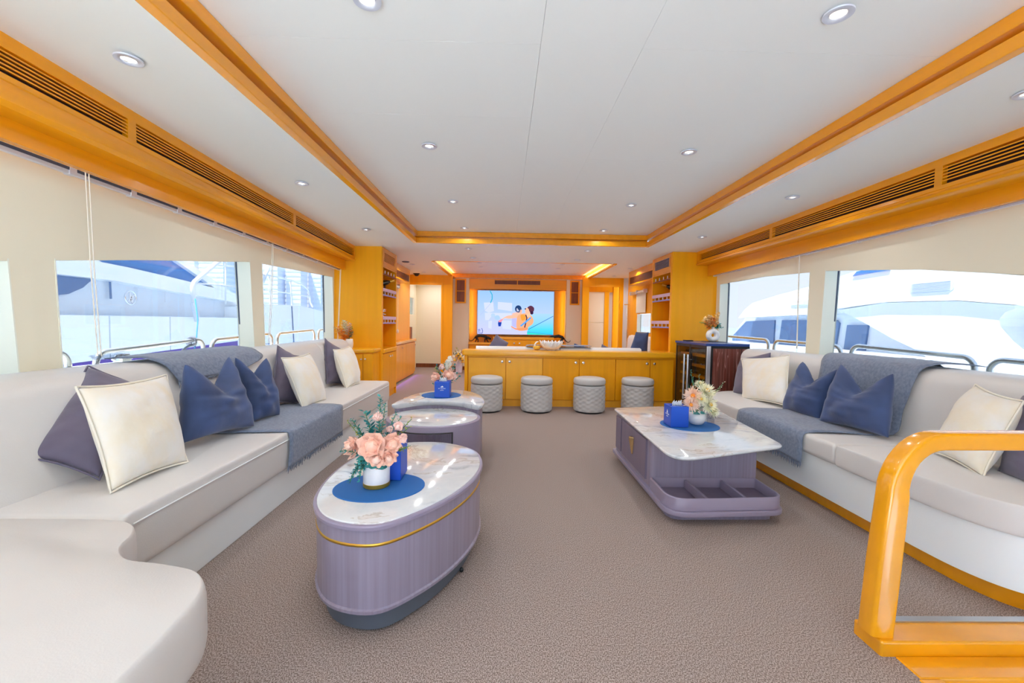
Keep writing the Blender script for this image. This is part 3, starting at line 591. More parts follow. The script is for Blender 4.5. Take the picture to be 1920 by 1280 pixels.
# four quilted pouf stools
def quilt(n=72,m=30,r=.192,h=.40):
    b=MB(); prof=[]; rings=[]
    rings.append([(.155*math.cos(2*PI*j/n),.155*math.sin(2*PI*j/n),.012) for j in range(n)])
    for i in range(m+1):
        z=.02+(h-.09)*i/m; ring=[]
        for j in range(n):
            th=2*PI*j/n; u=th*12/ (2*PI)*1.0; w=z/.052
            q=abs(math.sin(PI*(u+w)/1.0))*abs(math.sin(PI*(u-w)/1.0))
            rr=r-.006+.011*q**.5 -.012*(max(0,.06-z)/.06)**2
            ring.append((rr*math.cos(th),rr*math.sin(th),z))
        rings.append(ring)
    return b.loft(rings)
t0=None
for i,(x,y) in enumerate(((-.205,5.19),(.405,5.19),(1.055,5.20),(1.655,5.215))):
    nm=['quilted round grey pouf nearest the left end of the bar','quilted round grey pouf, second from the left along the bar','quilted round grey pouf, third from the left along the bar','quilted round grey pouf at the right, partly behind the square coffee table'][i]
    if t0 is None:
        t0=thing('pouf_stool',nm,'stool',(0,0,0),'quilted poufs along the bar')
        obj('quilted_side',quilt(),stool_m,t0,angle=180)
        obj('seat',MB().lathe([(.190,.345),(.195,.36),(.193,.395),(.182,.412),(.15,.421),(.08,.424),(.001,.425)],48),stool_m,t0,angle=180)
        obj('base',MB().lathe([(.165,0),(.170,.004),(.170,.02)],32),black,t0)
        t0.location=(x,y,0)
    else: dup(t0,(x,y,0),i*.4,nm)
# lotus bowl and what stands behind on the counter
t=thing('lotus_bowl','white lotus-petal bowl on the bar counter','bowl',(.62,5.56,.722)); cx,cy,cz=.615,5.56,.722
obj('foot',MB().lathe([(.05,0),(.05,.008),(.03,.012)],20,(cx,cy,cz)),ceramic,t)
for k in range(2):
    for i in range(9):
        a=2*PI*(i+.5*k)/9; b=MB(); rows=[]
        for v in range(7):
            s=v/6; rad=.05+.115*math.sin(s*1.25)-.012*k; z=.006+.105*s*s+.02*s-.004*k; wd=.052*math.sin(PI*min(1,.18+.62*s))*(1 if s<.75 else max(.05,(1-s)/.25))
            rows.append([(cx+rad*math.cos(a)-u*wd*math.sin(a)+ -.25*abs(u)**2*wd*math.cos(a),cy+rad*math.sin(a)+u*wd*math.cos(a)-.25*abs(u)**2*wd*math.sin(a),cz+z) for u in (-1,-.5,0,.5,1)])
        o=obj('petal',b.loft(rows,cap=False,closed=False),ceramic,t,angle=180); d=o.modifiers.new('s','SOLIDIFY'); d.thickness=.004
t=thing('shell_ornament','yellow and white swan-necked ornament left of the lotus bowl','ornament',(.43,5.60,.722)); b=MB().ball((.43,5.60,.752),(.05,.04,.03),12,8); obj('body',b,lily_y,t,angle=180); obj('neck',MB().tube([(.40,5.60,.765),(.405,5.60,.80),(.425,5.60,.825),(.45,5.60,.835)],[.014,.010,.009,.006],8),ceramic,t)
t=thing('coral_ornament','branching copper coral ornament inside the lotus bowl','ornament',(.55,5.57,.78)); b=MB()
for i in range(15):
    a=random.uniform(0,2*PI); e=random.uniform(.2,1.3); l=random.uniform(.05,.10); p=Vector((.555,5.57,.745)); q=p+Vector((math.cos(a)*math.cos(e),.5*math.sin(a)*math.cos(e),math.sin(e)))*l; r2=q+Vector((random.uniform(-.03,.03),0,random.uniform(.005,.035)))
    b.tube([p,q,r2],[.009,.007,.003],6)
obj('branches',b,mat('copper_coral','C8743C',.4,metal=.3),t,angle=180)
# ---------------- objects in the niches
def bottle(lab,x,y,z,sx):
    t=thing('bottle_stand',lab,'bottle',(x,y,z)); d=Vector((sx,.15,.28)).normalized(); p=Vector((x,y,z+.17))
    prof=[(0,.0),(.036,.0),(.040,.01),(.040,.19),(.028,.23),(.014,.26),(.014,.31),(.0,.312)]
    b=MB().lathe([(max(r,.0005),zz) for r,zz in prof],14); M=Matrix.Translation(p-d*.16)@Vector((0,0,1)).rotation_difference(d).to_matrix().to_4x4(); b.xf(M)
    obj('bottle',b,mat('dark_bottle'+lab[:5],'2A2412',.12,coat=.5),t); e=MB().lathe([(.016,.25),(.017,.312),(.001,.316)],12); e.xf(M); obj('foil',e,gold,t)
    obj('stand',MB().tube([(x,y-.03,z),(x+.02*sx,y-.02,z+.13)],.006,6).tube([(x,y+.06,z),(x+.02*sx,y+.03,z+.15)],.006,6).tube([(x-.08*sx,y,z),(x-.04*sx,y,z+.11)],.006,6),black,t)
bottle('dark bottle with gold neck on a black stand, left cabinet upper shelf',-1.70,6.02,1.43,1)
bottle('dark bottle with gold neck on a black stand, right cabinet upper shelf',2.36,5.98,1.43,-1)
t=thing('coral_sculpture','spiky white coral sculpture on the left cabinet middle shelf','ornament',(-1.72,5.86,1.06)); b=MB().ball((-1.72,5.86,1.18),(.05,.05,.10),10,8)
for i in range(46):
    a=random.uniform(0,2*PI); e=random.uniform(-.9,1.4); d=Vector((math.cos(a)*math.cos(e),math.sin(a)*math.cos(e),1.6*math.sin(e))); p=Vector((-1.72,5.86,1.18))+d*.04; b.tube([p,p+d*.065],[.012,.002],5)
obj('coral',b,white_m,t,angle=180); obj('base',MB().lathe([(.05,0),(.05,.015),(.02,.03),(.02,.06)],12,(-1.72,5.86,1.058)),white_m,t)
t=thing('model_ship','grey-sailed model ship on the right cabinet middle shelf','model ship',(2.33,5.80,1.06))
b=MB(); rings=[]
for i,(yy,wd,h) in enumerate(((-.10,.004,.05),(-.05,.03,.035),(.03,.032,.032),(.10,.016,.045))): rings.append([(2.33-wd,5.80+yy,1.09+h),(2.33,5.80+yy,1.085),(2.33+wd,5.80+yy,1.09+h)])
obj('hull',b.loft(rings),mat('ship_hull','8C6A9A',.4),t); obj('stand',MB().box((2.31,5.74,1.058),(2.35,5.86,1.066)).box((2.325,5.76,1.06),(2.335,5.77,1.10)).box((2.325,5.83,1.06),(2.335,5.84,1.10)),black,t)
for yy,h in ((-.055,.25),(.0,.29),(.055,.24)):
    obj('mast',MB().tube([(2.33,5.80+yy,1.11),(2.33,5.80+yy,1.12+h)],.003,5),wood_dark,t)
    for k in range(3):
        z0=1.15+k*.075; w_=.05-.01*k; o=obj('sail',MB().loft([[(2.33-w_,5.79+yy,z0),(2.33-w_*.4,5.775+yy,z0),(2.33+w_*.4,5.775+yy,z0),(2.33+w_,5.79+yy,z0)],[(2.33-w_*.8,5.79+yy,z0+.062),(2.33-w_*.3,5.782+yy,z0+.062),(2.33+w_*.3,5.782+yy,z0+.062),(2.33+w_*.8,5.79+yy,z0+.062)]],cap=False,closed=False),mat('sail_grey%d'%k,'B9B4C0',.8),t,angle=180)
mat_bottle=mat('wine_bottle_green','20301C',.15,coat=.5)
# ---------------- wine fridge and the dark cabinet right of the bar
t=thing('wine_fridge','glass-doored wine fridge with steel bar handles and striped veneer end at the bar','fridge',(2.42,4.97,0))
fa,fb,fx=4.57,5.385,2.19
obj('carcass',MB().box((fx+.42,fa+.01,0),(fx+.45,fb,.86)).box((fx+.03,fa+.01,0),(fx+.44,fa+.03,.86)).box((fx+.03,fb-.02,0),(fx+.44,fb,.86)).box((fx+.03,fa+.01,0),(fx+.44,fb,.05)).box((fx+.03,fa+.01,.845),(fx+.44,fb,.86)),smoked,t)
obj('top_panel',MB().box((fx-.012,fa-.004,.856),(fx+.47,fb+.01,.884)),fridge_top,t,bevel=.004)
for k in range(6):
    z=.12+k*.122; s=obj('rack',MB().box((fx+.07,fa+.04,z),(fx+.40,fb-.03,z+.012)),wood_dark,t); obj('rack_front',MB().box((fx+.05,fa+.04,z-.01),(fx+.07,fb-.03,z+.022)),wood_v,s)
    for q in range(6):
        y=fa+.10+q*.125; obj('bottle',MB().lathe([(.014,0),(.034,.03),(.036,.20),(.02,.24),(.014,.31)],10).xf(Matrix.Translation((fx+.09,y,z+.05))@Matrix.Rotation(PI/2,4,'Y')),mat_bottle,s)
fm=(fa+fb)/2
for a,b,hy in ((fa+.002,fm-.003,fm-.05),(fm+.003,fb-.002,fm+.05)):
    d=obj('door',MB().box((fx,a,.03),(fx+.016,b,.855)),glass_f,t)
    obj('door_frame',MB().box((fx-.002,a,.03),(fx+.02,a+.016,.855)).box((fx-.002,b-.016,.03),(fx+.02,b,.855)).box((fx-.002,a+.016,.825),(fx+.02,b-.016,.855)).box((fx-.002,a+.016,.03),(fx+.02,b-.016,.055)),MATS['black_plastic'],d,bevel=.002)
    obj('handle',MB().tube([(fx-.045,hy,.20),(fx-.045,hy,.74)],.013,10).tube([(fx-.045,hy,.68),(fx,hy,.68)],.006,6).tube([(fx-.045,hy,.26),(fx,hy,.26)],.006,6),metal_d,d)
obj('edge_trim',MB().box((fx+.002,fa-.006,0),(fx+.045,fa+.012,.856)),rail_steel,t,bevel=.003)
obj('side_frame',MB().box((fx+.046,fa-.004,0),(fx+.068,fa+.01,.856)).box((fx+.068,fa-.004,.832),(fx+.455,fa+.01,.856)).box((fx+.455,fa-.004,0),(fx+.47,fa+.01,.856)),black,t)
obj('veneer_panel',MB().box((fx+.068,fa-.002,.0),(fx+.455,fa+.01,.832)),maroon,t)
tag(obj('display_puck',MB().slab(rpoly([(2.22,5.16),(2.31,5.16),(2.31,5.27),(2.22,5.27)],.015),.884,.897,.004),black,org=(2.26,5.21,.884)),'small flat black device on top of the wine fridge','device')
# left low corner cabinet behind the sofa
t=thing('corner_cabinet','low golden corner cabinet with rounded worktop beyond the left sofa','cabinet',(-1.85,5.4,0))
o=rpoly([(-2.2,5.22),(-1.83,5.22),(-1.62,5.32),(-1.615,5.62),(-2.2,5.62)],[.01,.08,.05,.01,.01],6)
obj('worktop',MB().slab(o,.675,.722,.014),wood_x,t); obj('carcass',MB().prism([(x*1+(-.02 if x>-2 else 0),y+(.02 if y<5.4 else 0)) for x,y in o],0,.675),wood_gold,t)
for a,b,k in (((-1.84,5.235),(-1.745,5.28),.8),((-1.74,5.283),(-1.645,5.328),.2)):
    dx,dy=b[0]-a[0],b[1]-a[1]; l=math.hypot(dx,dy); nx,ny=dy/l,-dx/l
    d=obj('door',MB().prism([(a[0]+nx*.004,a[1]+ny*.004),(a[0]+nx*.016,a[1]+ny*.016),(b[0]+nx*.016,b[1]+ny*.016),(b[0]+nx*.004,b[1]+ny*.004)],.06,.66),wood_gold,t)
    obj('knob',MB().ball((lerp(a[0],b[0],k)+nx*.03,lerp(a[1],b[1],k)+ny*.03,.60),.013,8,6),metal,d)
# ================================================================ SOFAS
def puff(o,z0,z1,r,drop=0): return MB().slab(o,z0,z1,r,4)
t=thing('sofa','long cream leather sofa along the left windows with a chaise end','sofa',(-1.8,2.5,0))
def drop(p): 
    y=p[1]; k=max(0,min(1,(5.1-y)/3.4)); return (p[0],y,p[2]-.030*k*max(0,(p[2]-.40)/.45))
def back(prof,y0,y1,r=.03):
    # profile (x,z) swept along y with rounded ends
    c=(sum(p[0] for p in prof)/len(prof),sum(p[1] for p in prof)/len(prof)); R=[]
    for i in range(4):
        a=PI/2*i/3; k=1-(r/.25)*(1-math.sin(a)); R.append([(c[0]+(p[0]-c[0])*k,y0+r*(1-math.cos(a)),c[1]+(p[1]-c[1])*k) for p in prof])
    for i in range(4):
        a=PI/2*i/3; k=1-(r/.25)*(1-math.cos(a)); R.append([(c[0]+(p[0]-c[0])*k,y1-r+r*math.sin(a),c[1]+(p[1]-c[1])*k) for p in prof])
    return MB().loft(R)
pL=[(-1.72,.36),(-1.735,.45),(-1.79,.60),(-1.85,.745)]+[(-1.965+.11*math.cos(a),.745+.105*math.sin(a)) for a in [PI*.08*i for i in range(1,7)]]+[(-2.08,.852),(-2.18,.845),(-2.215,.80),(-2.215,.36)]
for a,b in ((-1.2,.6),(.605,2.45),(2.455,4.36),(4.365,5.15)): bk=back(pL,a,b,.022); bk.v=[drop(p) for p in bk.v]; obj('back_cushion',bk,leather,t,angle=60)
o=rpoly([(-2.2,1.41),(-1.262,1.41),(-1.262,4.76),(-2.2,4.76)],[.01,.03,.07,.01],6); obj('seat_cushion',MB().slab(o,.20,.412,.035,4),leather,t,angle=50)
obj('seat_piping',MB().tube([(-1.258,y,.372) for y in (1.45,2.6,3.7,4.68)],.003,6),leather_w,t)
for a,b in ((1.2,3.385),(3.39,4.74)): obj('base_panel',MB().box((-2.2,a,.0),(-1.287,b,.20)),leather_w,t,bevel=.006)
oc=cat2([(-2.2,-.9),(-2.2,.3),(-2.2,1.39),(-1.75,1.400),(-1.32,1.402),(-1.19,1.372),(-1.125,1.30),(-1.095,1.225),(-1.02,1.165),(-.90,1.142),(-.79,1.108),(-.725,1.035),(-.700,.93),(-.682,.70),(-.66,.2),(-.64,-.9)],5); oc=[(max(x,-2.2),max(y,-.9)) for x,y in oc]
obj('chaise_cushion',MB().slab(oc,.245,.418,.055,5),leather,t,angle=50)
c0=(-1.4,.3); obj('chaise_base',MB().prism([(c0[0]+(x-c0[0])*.90-.01,c0[1]+(y-c0[1])*.955) for x,y in oc],0,.25),leather_w,t)
t=thing('sofa','long cream leather sofa along the right windows with a wooden kickboard','sofa',(2.2,2.8,0))
pR=[(2.40,.36),(2.415,.45),(2.45,.62),(2.475,.745)]+[(2.565-.09*math.cos(a),.745+.10*math.sin(a)) for a in [PI*.08*i for i in range(1,7)]]+[(2.68,.848),(2.76,.842),(2.79,.80),(2.79,.36)]
for a,b in ((1.0,2.79),(2.795,3.83),(3.835,4.42)): obj('back_cushion',back(pR,a,b,.022),leather,t,angle=60)
near=[(2.79,1.33),(2.45,1.37),(2.2,1.40),(2.03,1.465),(1.93,1.55),(1.878,1.68),(1.862,1.85),(1.862,2.1),(1.862,2.325)]
oa=cat2(near,5,False)+[(2.79,2.325)]; obj('seat_cushion',MB().slab(oa,.305,.425,.028,4),leather,t,angle=50)
obj('seat_cushion',MB().slab(rpoly([(1.862,2.335),(2.79,2.335),(2.79,3.27),(1.862,3.27)],.02),.305,.425,.028,4),leather,t,angle=50)
far=[(1.862,3.28),(1.862,3.5),(1.875,3.72),(1.94,3.95),(2.08,4.14),(2.3,4.25),(2.79,4.28)]
ob=cat2(far,5,False)+[(2.79,3.28)]; obj('seat_cushion',MB().slab(ob,.305,.425,.028,4),leather,t,angle=50)
whole=cat2(near[:-1]+far[1:],5,False)
def inset(o,d,xl): return [(x+d if x<2.6 else x,y) for x,y in o]
def ins(o,d):
    out=[]; m=len(o)
    for i in range(m):
        a=Vector(o[i-1]) if i else Vector(o[0])+ (Vector(o[0])-Vector(o[1])); b=Vector(o[(i+1)]) if i<m-1 else Vector(o[i])+(Vector(o[i])-Vector(o[i-1])); tt=(b-a).normalized(); out.append((o[i][0]+tt.y*d,o[i][1]-tt.x*d))
    return out
for a,b in ((0,.5),(.5,1)):
    m=len(whole); seg=[p for p in whole if (p[1]<=2.335 if a==0 else p[1]>=2.32)]; q=ins(seg,.022); q=q+[(2.79,q[-1][1]),(2.79,q[0][1])]
    obj('base_panel',MB().prism(q,.088,.305),leather_w,t)
q=ins(whole,.085); obj('kickboard',MB().prism(q+[(2.79,q[-1][1]),(2.79,q[0][1])],0,.088),rail_wood,t)
# sofas around the far seating area, seen over the bar
t=thing('sofa','white sofa whose backrest shows over the bar counter','sofa',(.75,5.95,0))
pB=[(0,.30),(.0,.70),(.03,.745),(.09,.755),(.15,.74),(.18,.68),(.20,.30)]
for a,b in ((-.38,.75),(.76,1.86)):
    obj('back_cushion',MB().loft([[(x,5.72+p[0],p[1]) for p in pB] for x in (a,a+.03,b-.03,b)]),leather,t,angle=60)
obj('seat_cushion',MB().box((-.38,5.90,.25),(1.86,6.5,.42)),leather,t,bevel=.04,seg=3); obj('base_panel',MB().box((-.36,5.74,0),(1.84,6.46,.25)),leather_w,t)
t=thing('sofa','cream sofa along the right passage wall beyond the bar','sofa',(2.25,7.2,0))
obj('back_cushion',MB().loft([[(2.56-p[0]*.9,y,p[1]+.12) for p in pB] for y in (6.45,6.5,8.2,8.25)]),leather,t,angle=60); obj('seat_cushion',MB().box((1.85,6.45,.25),(2.45,8.25,.44)),leather,t,bevel=.04,seg=3); obj('base_panel',MB().box((1.88,6.47,0),(2.45,8.23,.25)),leather_w,t)
# ================================================================ CUSHIONS
def pillow(name,lab,cs,thick,m,group,chop=0,pipe=None,seed=0,N=22,em=None,wr=1.0):
    TL,TR,BR,BL=[Vector(c) for c in cs]; ctr=(TL+TR+BR+BL)/4
    nrm=(TR-TL+BR-BL).cross(TL-BL+TR-BR).normalized()
    if nrm.dot(Vector((0,0,1.08))-ctr)<0: nrm=-nrm
    up=(TL-BL+TR-BR)/2; H_=up.length; up.normalize()
    def P(u,v,s):
        uu=u*(1-.075*(1-v*v)); vv=v*(1-.075*(1-u*u))
        a=(uu+1)/2; b=(vv+1)/2
        p=(BL*(1-a)+BR*a)*(1-b)+(TL*(1-a)+TR*a)*b
        e=((1-abs(u)**2.6)*(1-abs(v)**2.6)); e=max(e,0)**.55
        w=1
        if chop:
            k=max(0,(v+.25)/1.25); g=max(0,1-abs(u-.05)/.95)**1.25
            p=p-up*(H_*chop*1.15*g*k**1.3)+nrm*(-.045*g*k*s)
            w=1-.35*g*k
        nz=noise.noise(Vector((u*2.1+seed,v*2.1-seed,s*3.)))*.5+noise.noise(Vector((u*1.4+seed+v,v*7.+seed,s*2.)))*.40
        return p+nrm*(s*thick/2*e*w*(1+.25*nz*wr)+.012*wr*noise.noise(Vector((u*1.3,v*1.3,seed*1.7)))*(1-e))
    b=MB(); idx={}
    def vid(i,j,s):
        key=(i,j,s if 0<i<N and 0<j<N else 0)
        if key not in idx: idx[key]=len(b.v); b.v.append(tuple(P(-1+2*i/N,-1+2*j/N,s)))
        return idx[key]
    for s in (1,-1):
        for i in range(N):
            for j in range(N): b.f.append((vid(i,j,s),vid(i+1,j,s),vid(i+1,j+1,s),vid(i,j+1,s)))
    base=tuple((BL+BR)/2)
    o=obj(name,b,m,angle=180,org=base,sub=1); tag(o,lab,'cushion',group)
    if pipe is not None:
        rim=[P(-1+2*i/N,-1,1) for i in range(N)]+[P(1,-1+2*i/N,1) for i in range(N)]+[P(1-2*i/N,1,1) for i in range(N)]+[P(-1,1-2*i/N,1) for i in range(N)]
        c=obj('piping',MB().tube(rim,.0045,6,closed=True),pipe,o,angle=180)
    return o
GL='scatter cushions on the left sofa'; GR='scatter cushions on the right sofa'
A=(-1.95,2.028,0.845); B=(-1.8,1.621,0.533); C=(-1.6,1.696,0.429); D=(A[0]+C[0]-B[0],A[1]+C[1]-B[1]+.02,A[2]+C[2]-B[2])
pillow('cushion','mauve velvet cushion tilted on a corner behind the nearest cream cushion',(A,D,C,B),.15,velvet_p,GL,pipe=velvet_p,seed=1.3)
pillow('cushion','large cream and gold cushion nearest the camera on the left sofa',((-1.6,1.617,0.815),(-1.66,2.12,0.797),(-1.45,1.965,0.414),(-1.47,1.601,0.417)),.15,cream,GL,pipe=cream_edge,seed=2.1,wr=.6)
pillow('cushion','dark blue velvet cushion with a chopped top, nearest of the left blue pair',((-1.6,2.166,0.851),(-1.68,2.623,0.859),(-1.5,2.604,0.419),(-1.6,2.121,0.444)),.19,velvet_b,GL,chop=.34,seed=3.7,wr=1.9)
pillow('cushion','dark blue velvet cushion with a dented top, farther of the left blue pair',((-1.7,2.706,0.839),(-1.62,2.934,0.822),(-1.54,2.947,0.409),(-1.6,2.663,0.404)),.19,velvet_b,GL,chop=.24,seed=4.2,wr=1.9)
pillow('cushion','mauve velvet cushion behind the middle cream cushion on the left sofa',((-1.84,3.489,0.861),(-1.8,3.783,0.751),(-1.62,3.382,0.409),(-1.7,3.129,0.457)),.15,velvet_p,GL,pipe=velvet_p,seed=5.5)
pillow('cushion','cream and gold cushion in the middle of the left sofa',((-1.66,3.206,0.791),(-1.72,3.792,0.78),(-1.48,3.581,0.404),(-1.5,3.214,0.39)),.15,cream,GL,pipe=cream_edge,seed=6.1,wr=.6)
pillow('cushion','mauve velvet cushion at the far end of the left sofa',((-1.88,4.501,0.883),(-1.84,4.848,0.744),(-1.66,4.444,0.4),(-1.72,4.15,0.453)),.15,velvet_p,GL,pipe=velvet_p,seed=7.9)
pillow('cushion','plump cream cushion at the far end of the left sofa',((-1.7,4.271,0.783),(-1.76,4.892,0.785),(-1.52,4.52,0.413),(-1.54,4.192,0.397)),.17,cream,GL,pipe=cream_edge,seed=8.4,wr=.6)
pillow('cushion','mauve velvet cushion behind the far cream cushion on the right sofa',((2.47,4.407,0.74),(2.47,3.896,0.852),(2.33,3.723,0.454),(2.27,4.157,0.398)),.15,velvet_p,GR,seed=9.2)
pillow('cushion','cream and gold cushion at the far end of the right sofa',((2.36,4.182,0.757),(2.4,3.534,0.845),(2.24,3.277,0.456),(2.2,3.872,0.406)),.15,cream,GR,pipe=cream_edge,seed=10.6,wr=.6)
pillow('cushion','dark blue chopped velvet cushion, left one of the right-hand pair',((2.4,3.377,0.809),(2.34,2.897,0.815),(2.26,2.973,0.409),(2.24,3.376,0.392)),.19,velvet_b,GR,chop=.32,seed=11.3,wr=1.9)
pillow('cushion','dark blue chopped velvet cushion, the one standing before the throw edge on the right sofa',((2.3,2.872,0.839),(2.32,2.474,0.82),(2.24,2.398,0.438),(2.2,2.919,0.414)),.19,velvet_b,GR,chop=.32,seed=12.8,wr=1.9)
pillow('cushion','cream cushion set cornerwise behind the wooden handrail',((2.38,2.102,0.805),(2.32,1.844,0.765),(2.16,1.853,0.414),(2.26,2.178,0.437)),.17,cream,GR,pipe=cream_edge,seed=13.4,wr=.6)
pillow('cushion','mauve velvet cushion at the right picture edge behind the handrail',((2.5,1.998,0.783),(2.45,1.7,0.776),(2.2,1.577,0.382),(2.3,1.914,0.42)),.15,velvet_p,GR,pipe=velvet_p,seed=14.9)
pillow('cushion','grey-blue cushion tip rising over the bar left of the lotus bowl',((-.11,6.05,.93),(.07,6.05,.80),(-.05,6.0,.46),(-.32,6.0,.62)),.14,velvet_p,'cushions beyond the bar',seed=2.2,N=12)
pillow('cushion','small dark cushion tip showing right of the lotus bowl',((1.02,6.25,.80),(1.34,6.3,.72),(1.3,6.2,.45),(.95,6.2,.5)),.12,velvet_b,'cushions beyond the bar',seed=3.3,N=12)
pillow('cushion','mauve cushion tip showing over the bar before the beige door panel',((1.42,6.2,.80),(1.62,6.2,.72),(1.7,6.15,.42),(1.33,6.15,.45)),.12,velvet_p,'cushions beyond the bar',seed=4.4,N=12)
pillow('cushion','dark blue cushion leaning on the sofa by the right passage wall',((2.05,6.62,.98),(2.22,6.50,.98),(2.2,6.45,.50),(1.88,6.62,.50)),.14,velvet_b,'cushions beyond the bar',seed=5.4,N=12)
# ================================================================ THROWS
def throw(lab,stations,group,sofa_side,fr0=True,fr1=False,seed=0):
    """stations: (x,z,ya,yb) from one hem to the other"""
    b=MB(); n=18; rows=[]; st=[]
    st=cat2([(s[0],s[1],s[2],) for s in stations],4,False); st2=cat2([(s[3],0,0) for s in stations],4,False)
    for k,(s,e) in enumerate(zip(st,st2)):
        row=[]
        for i in range(n+1):
            y=lerp(s[2],e[0],i/n); w=.006*noise.noise(Vector((y*6,k*.35,seed)))
            row.append((s[0]+w*.6,y+.006*noise.noise(Vector((k*.4,seed,i*.1))),s[1]+w+.002))
        rows.append(row)
    if sofa_side<0: rows=[[drop(p) for p in r] for r in rows]
    b.loft(rows,cap=False,closed=False)
    o=obj('throw_blanket',b,throw_m,angle=180,org=rows[len(rows)//2][n//2]); d=o.modifiers.new('s','SOLIDIFY'); d.thickness=.007; d.offset=0
    tag(o,lab,'blanket',group)
    for use,hem,inn in ((fr0,rows[0],rows[1]),(fr1,rows[-1],rows[-2])):
        if not use: continue
        q=MB(); L_=(Vector(hem[n])-Vector(hem[0])).length; c=int(L_/.007)
        for i in range(c):
            f=i/c*n; k=int(f); p=Vector(hem[k]).lerp(Vector(hem[min(k+1,n)]),f-k); dn=(Vector(hem[k])-Vector(inn[k])).normalized()
            e=p+dn*random.uniform(.022,.042)+Vector((random.uniform(-.004,.004),random.uniform(-.01,.01),0)); q.tube([p-dn*.004,(p+e)/2+Vector((0,random.uniform(-.004,.004),0)),e],[.0028,.0024,.0012],4)
        f_=obj('fringe',q,throw_m,o,angle=180); f_['kind']='stuff'
throw('grey-blue fringed throw over the left sofa backrest',[(-1.818,.735,2.41,3.0),(-1.842,.79,2.40,3.27),(-1.872,.836,2.38,3.29),(-1.965,.875,2.37,3.30),(-2.08,.878,2.36,3.30),(-2.18,.872,2.36,3.29)],'throws on the left sofa',-1,seed=1)
throw('grey-blue fringed throw across the left sofa seat, hanging over its front',[(-1.245,.215,2.47,3.30),(-1.246,.30,2.49,3.30),(-1.25,.385,2.50,3.32),(-1.29,.419,2.50,3.33),(-1.5,.42,2.47,3.34),(-1.71,.42,2.44,3.34)],'throws on the left sofa',-1,seed=2)
throw('grey-blue fringed throw over the right sofa back and seat',[(1.845,.24,2.57,3.32),(1.846,.33,2.57,3.31),(1.85,.40,2.57,3.30),(1.89,.432,2.57,3.30),(2.1,.434,2.55,3.28),(2.37,.436,2.52,3.27),(2.420,.58,2.52,3.26),(2.452,.745,2.50,3.25),(2.482,.836,2.48,3.27),(2.565,.872,2.46,3.32),(2.68,.876,2.44,3.34),(2.76,.868,2.42,3.36)],'throw on the right sofa',1,True,True,seed=3)
throw('grey-blue throw spread on the white backrest behind the bar',[(.0,.70+.0,5.9,5.9)] if 0 else [(.30,.758,5.74,5.92),(.36,.772,5.73,5.92),(.7,.772,5.72,5.93),(1.0,.772,5.72,5.93),(1.18,.772,5.72,5.93)],'throw beyond the bar',1,False,False,seed=4)
# ================================================================ COFFEE TABLES
def sc(o,k,c): return [(c[0]+(x-c[0])*k,c[1]+(y-c[1])*k) for x,y in o]
def off(o,d):
    c=(sum(p[0] for p in o)/len(o),sum(p[1] for p in o)/len(o)); return [(x+(x-c[0])/math.hypot(x-c[0],y-c[1])*d,y+(y-c[1])/math.hypot(x-c[0],y-c[1])*d) for x,y in o]
# front oval table
oA=cat2([(-.425,1.392),(-.30,1.49),(-.19,1.65),(-.115,1.85),(-.098,2.05),(-.15,2.24),(-.29,2.36),(-.43,2.388),(-.58,2.345),(-.69,2.22),(-.748,2.0),(-.748,1.77),(-.70,1.57),(-.59,1.43)],6)
cA=(-.42,1.88)
t=thing('coffee_table','oval lavender wood coffee table with marble top and gold inlay line, nearest the camera','table',(-.42,1.88,0),'nested coffee tables on the left')
obj('plinth',MB().prism(off(oA,-.045),.014,.088),plinth_m,t,angle=40)
obj('body',MB().loft([[(x,y,z) for x,y in off(oA,d)] for z,d in ((.088,-.014),(.092,-.006),(.104,-.004),(.108,-.012),(.384,-.010))]),lav,t,angle=40)
obj('rim',MB().loft([[(x,y,z) for x,y in off(oA,d)] for z,d in ((.378,-.012),(.382,0),(.394,.002),(.399,-.001),(.3995,-.010))]),lav_p,t,angle=35)
obj('marble_top',MB().slab(off(oA,-.012),.394,.404,.004),marble_m,t,angle=50)
def ribbon(o,i0,i1,zf,h,d,m,par,name):
    n=len(o); L_=[]; k=i0; idx=[]
    while True:
        idx.append(k%n); 
        if k==i1: break
        k+=1
    b=MB(); rows=[]
    q=off(o,d)
    for j,i in enumerate(idx):
        z=zf(j/(len(idx)-1)); x,y=q[i]; rows.append([(x,y,z),(x,y,z+h)])
    b.loft(rows,cap=False,closed=False); o_=obj(name,b,m,par,angle=180); s=o_.modifiers.new('s','SOLIDIFY'); s.thickness=.004; s.offset=0; return o_
n=len(oA)
ribbon(oA,n-24,n+22,lambda f: .318+.010*f,.010,-.0105,gold,t,'gold_inlay')
for x,y in ((-.45,1.46),(-.17,1.80),(-.66,1.62),(-.50,2.28),(-.2,2.2)): obj('caster',MB().ball((x,y,.010),.0105,8,6),black,t)
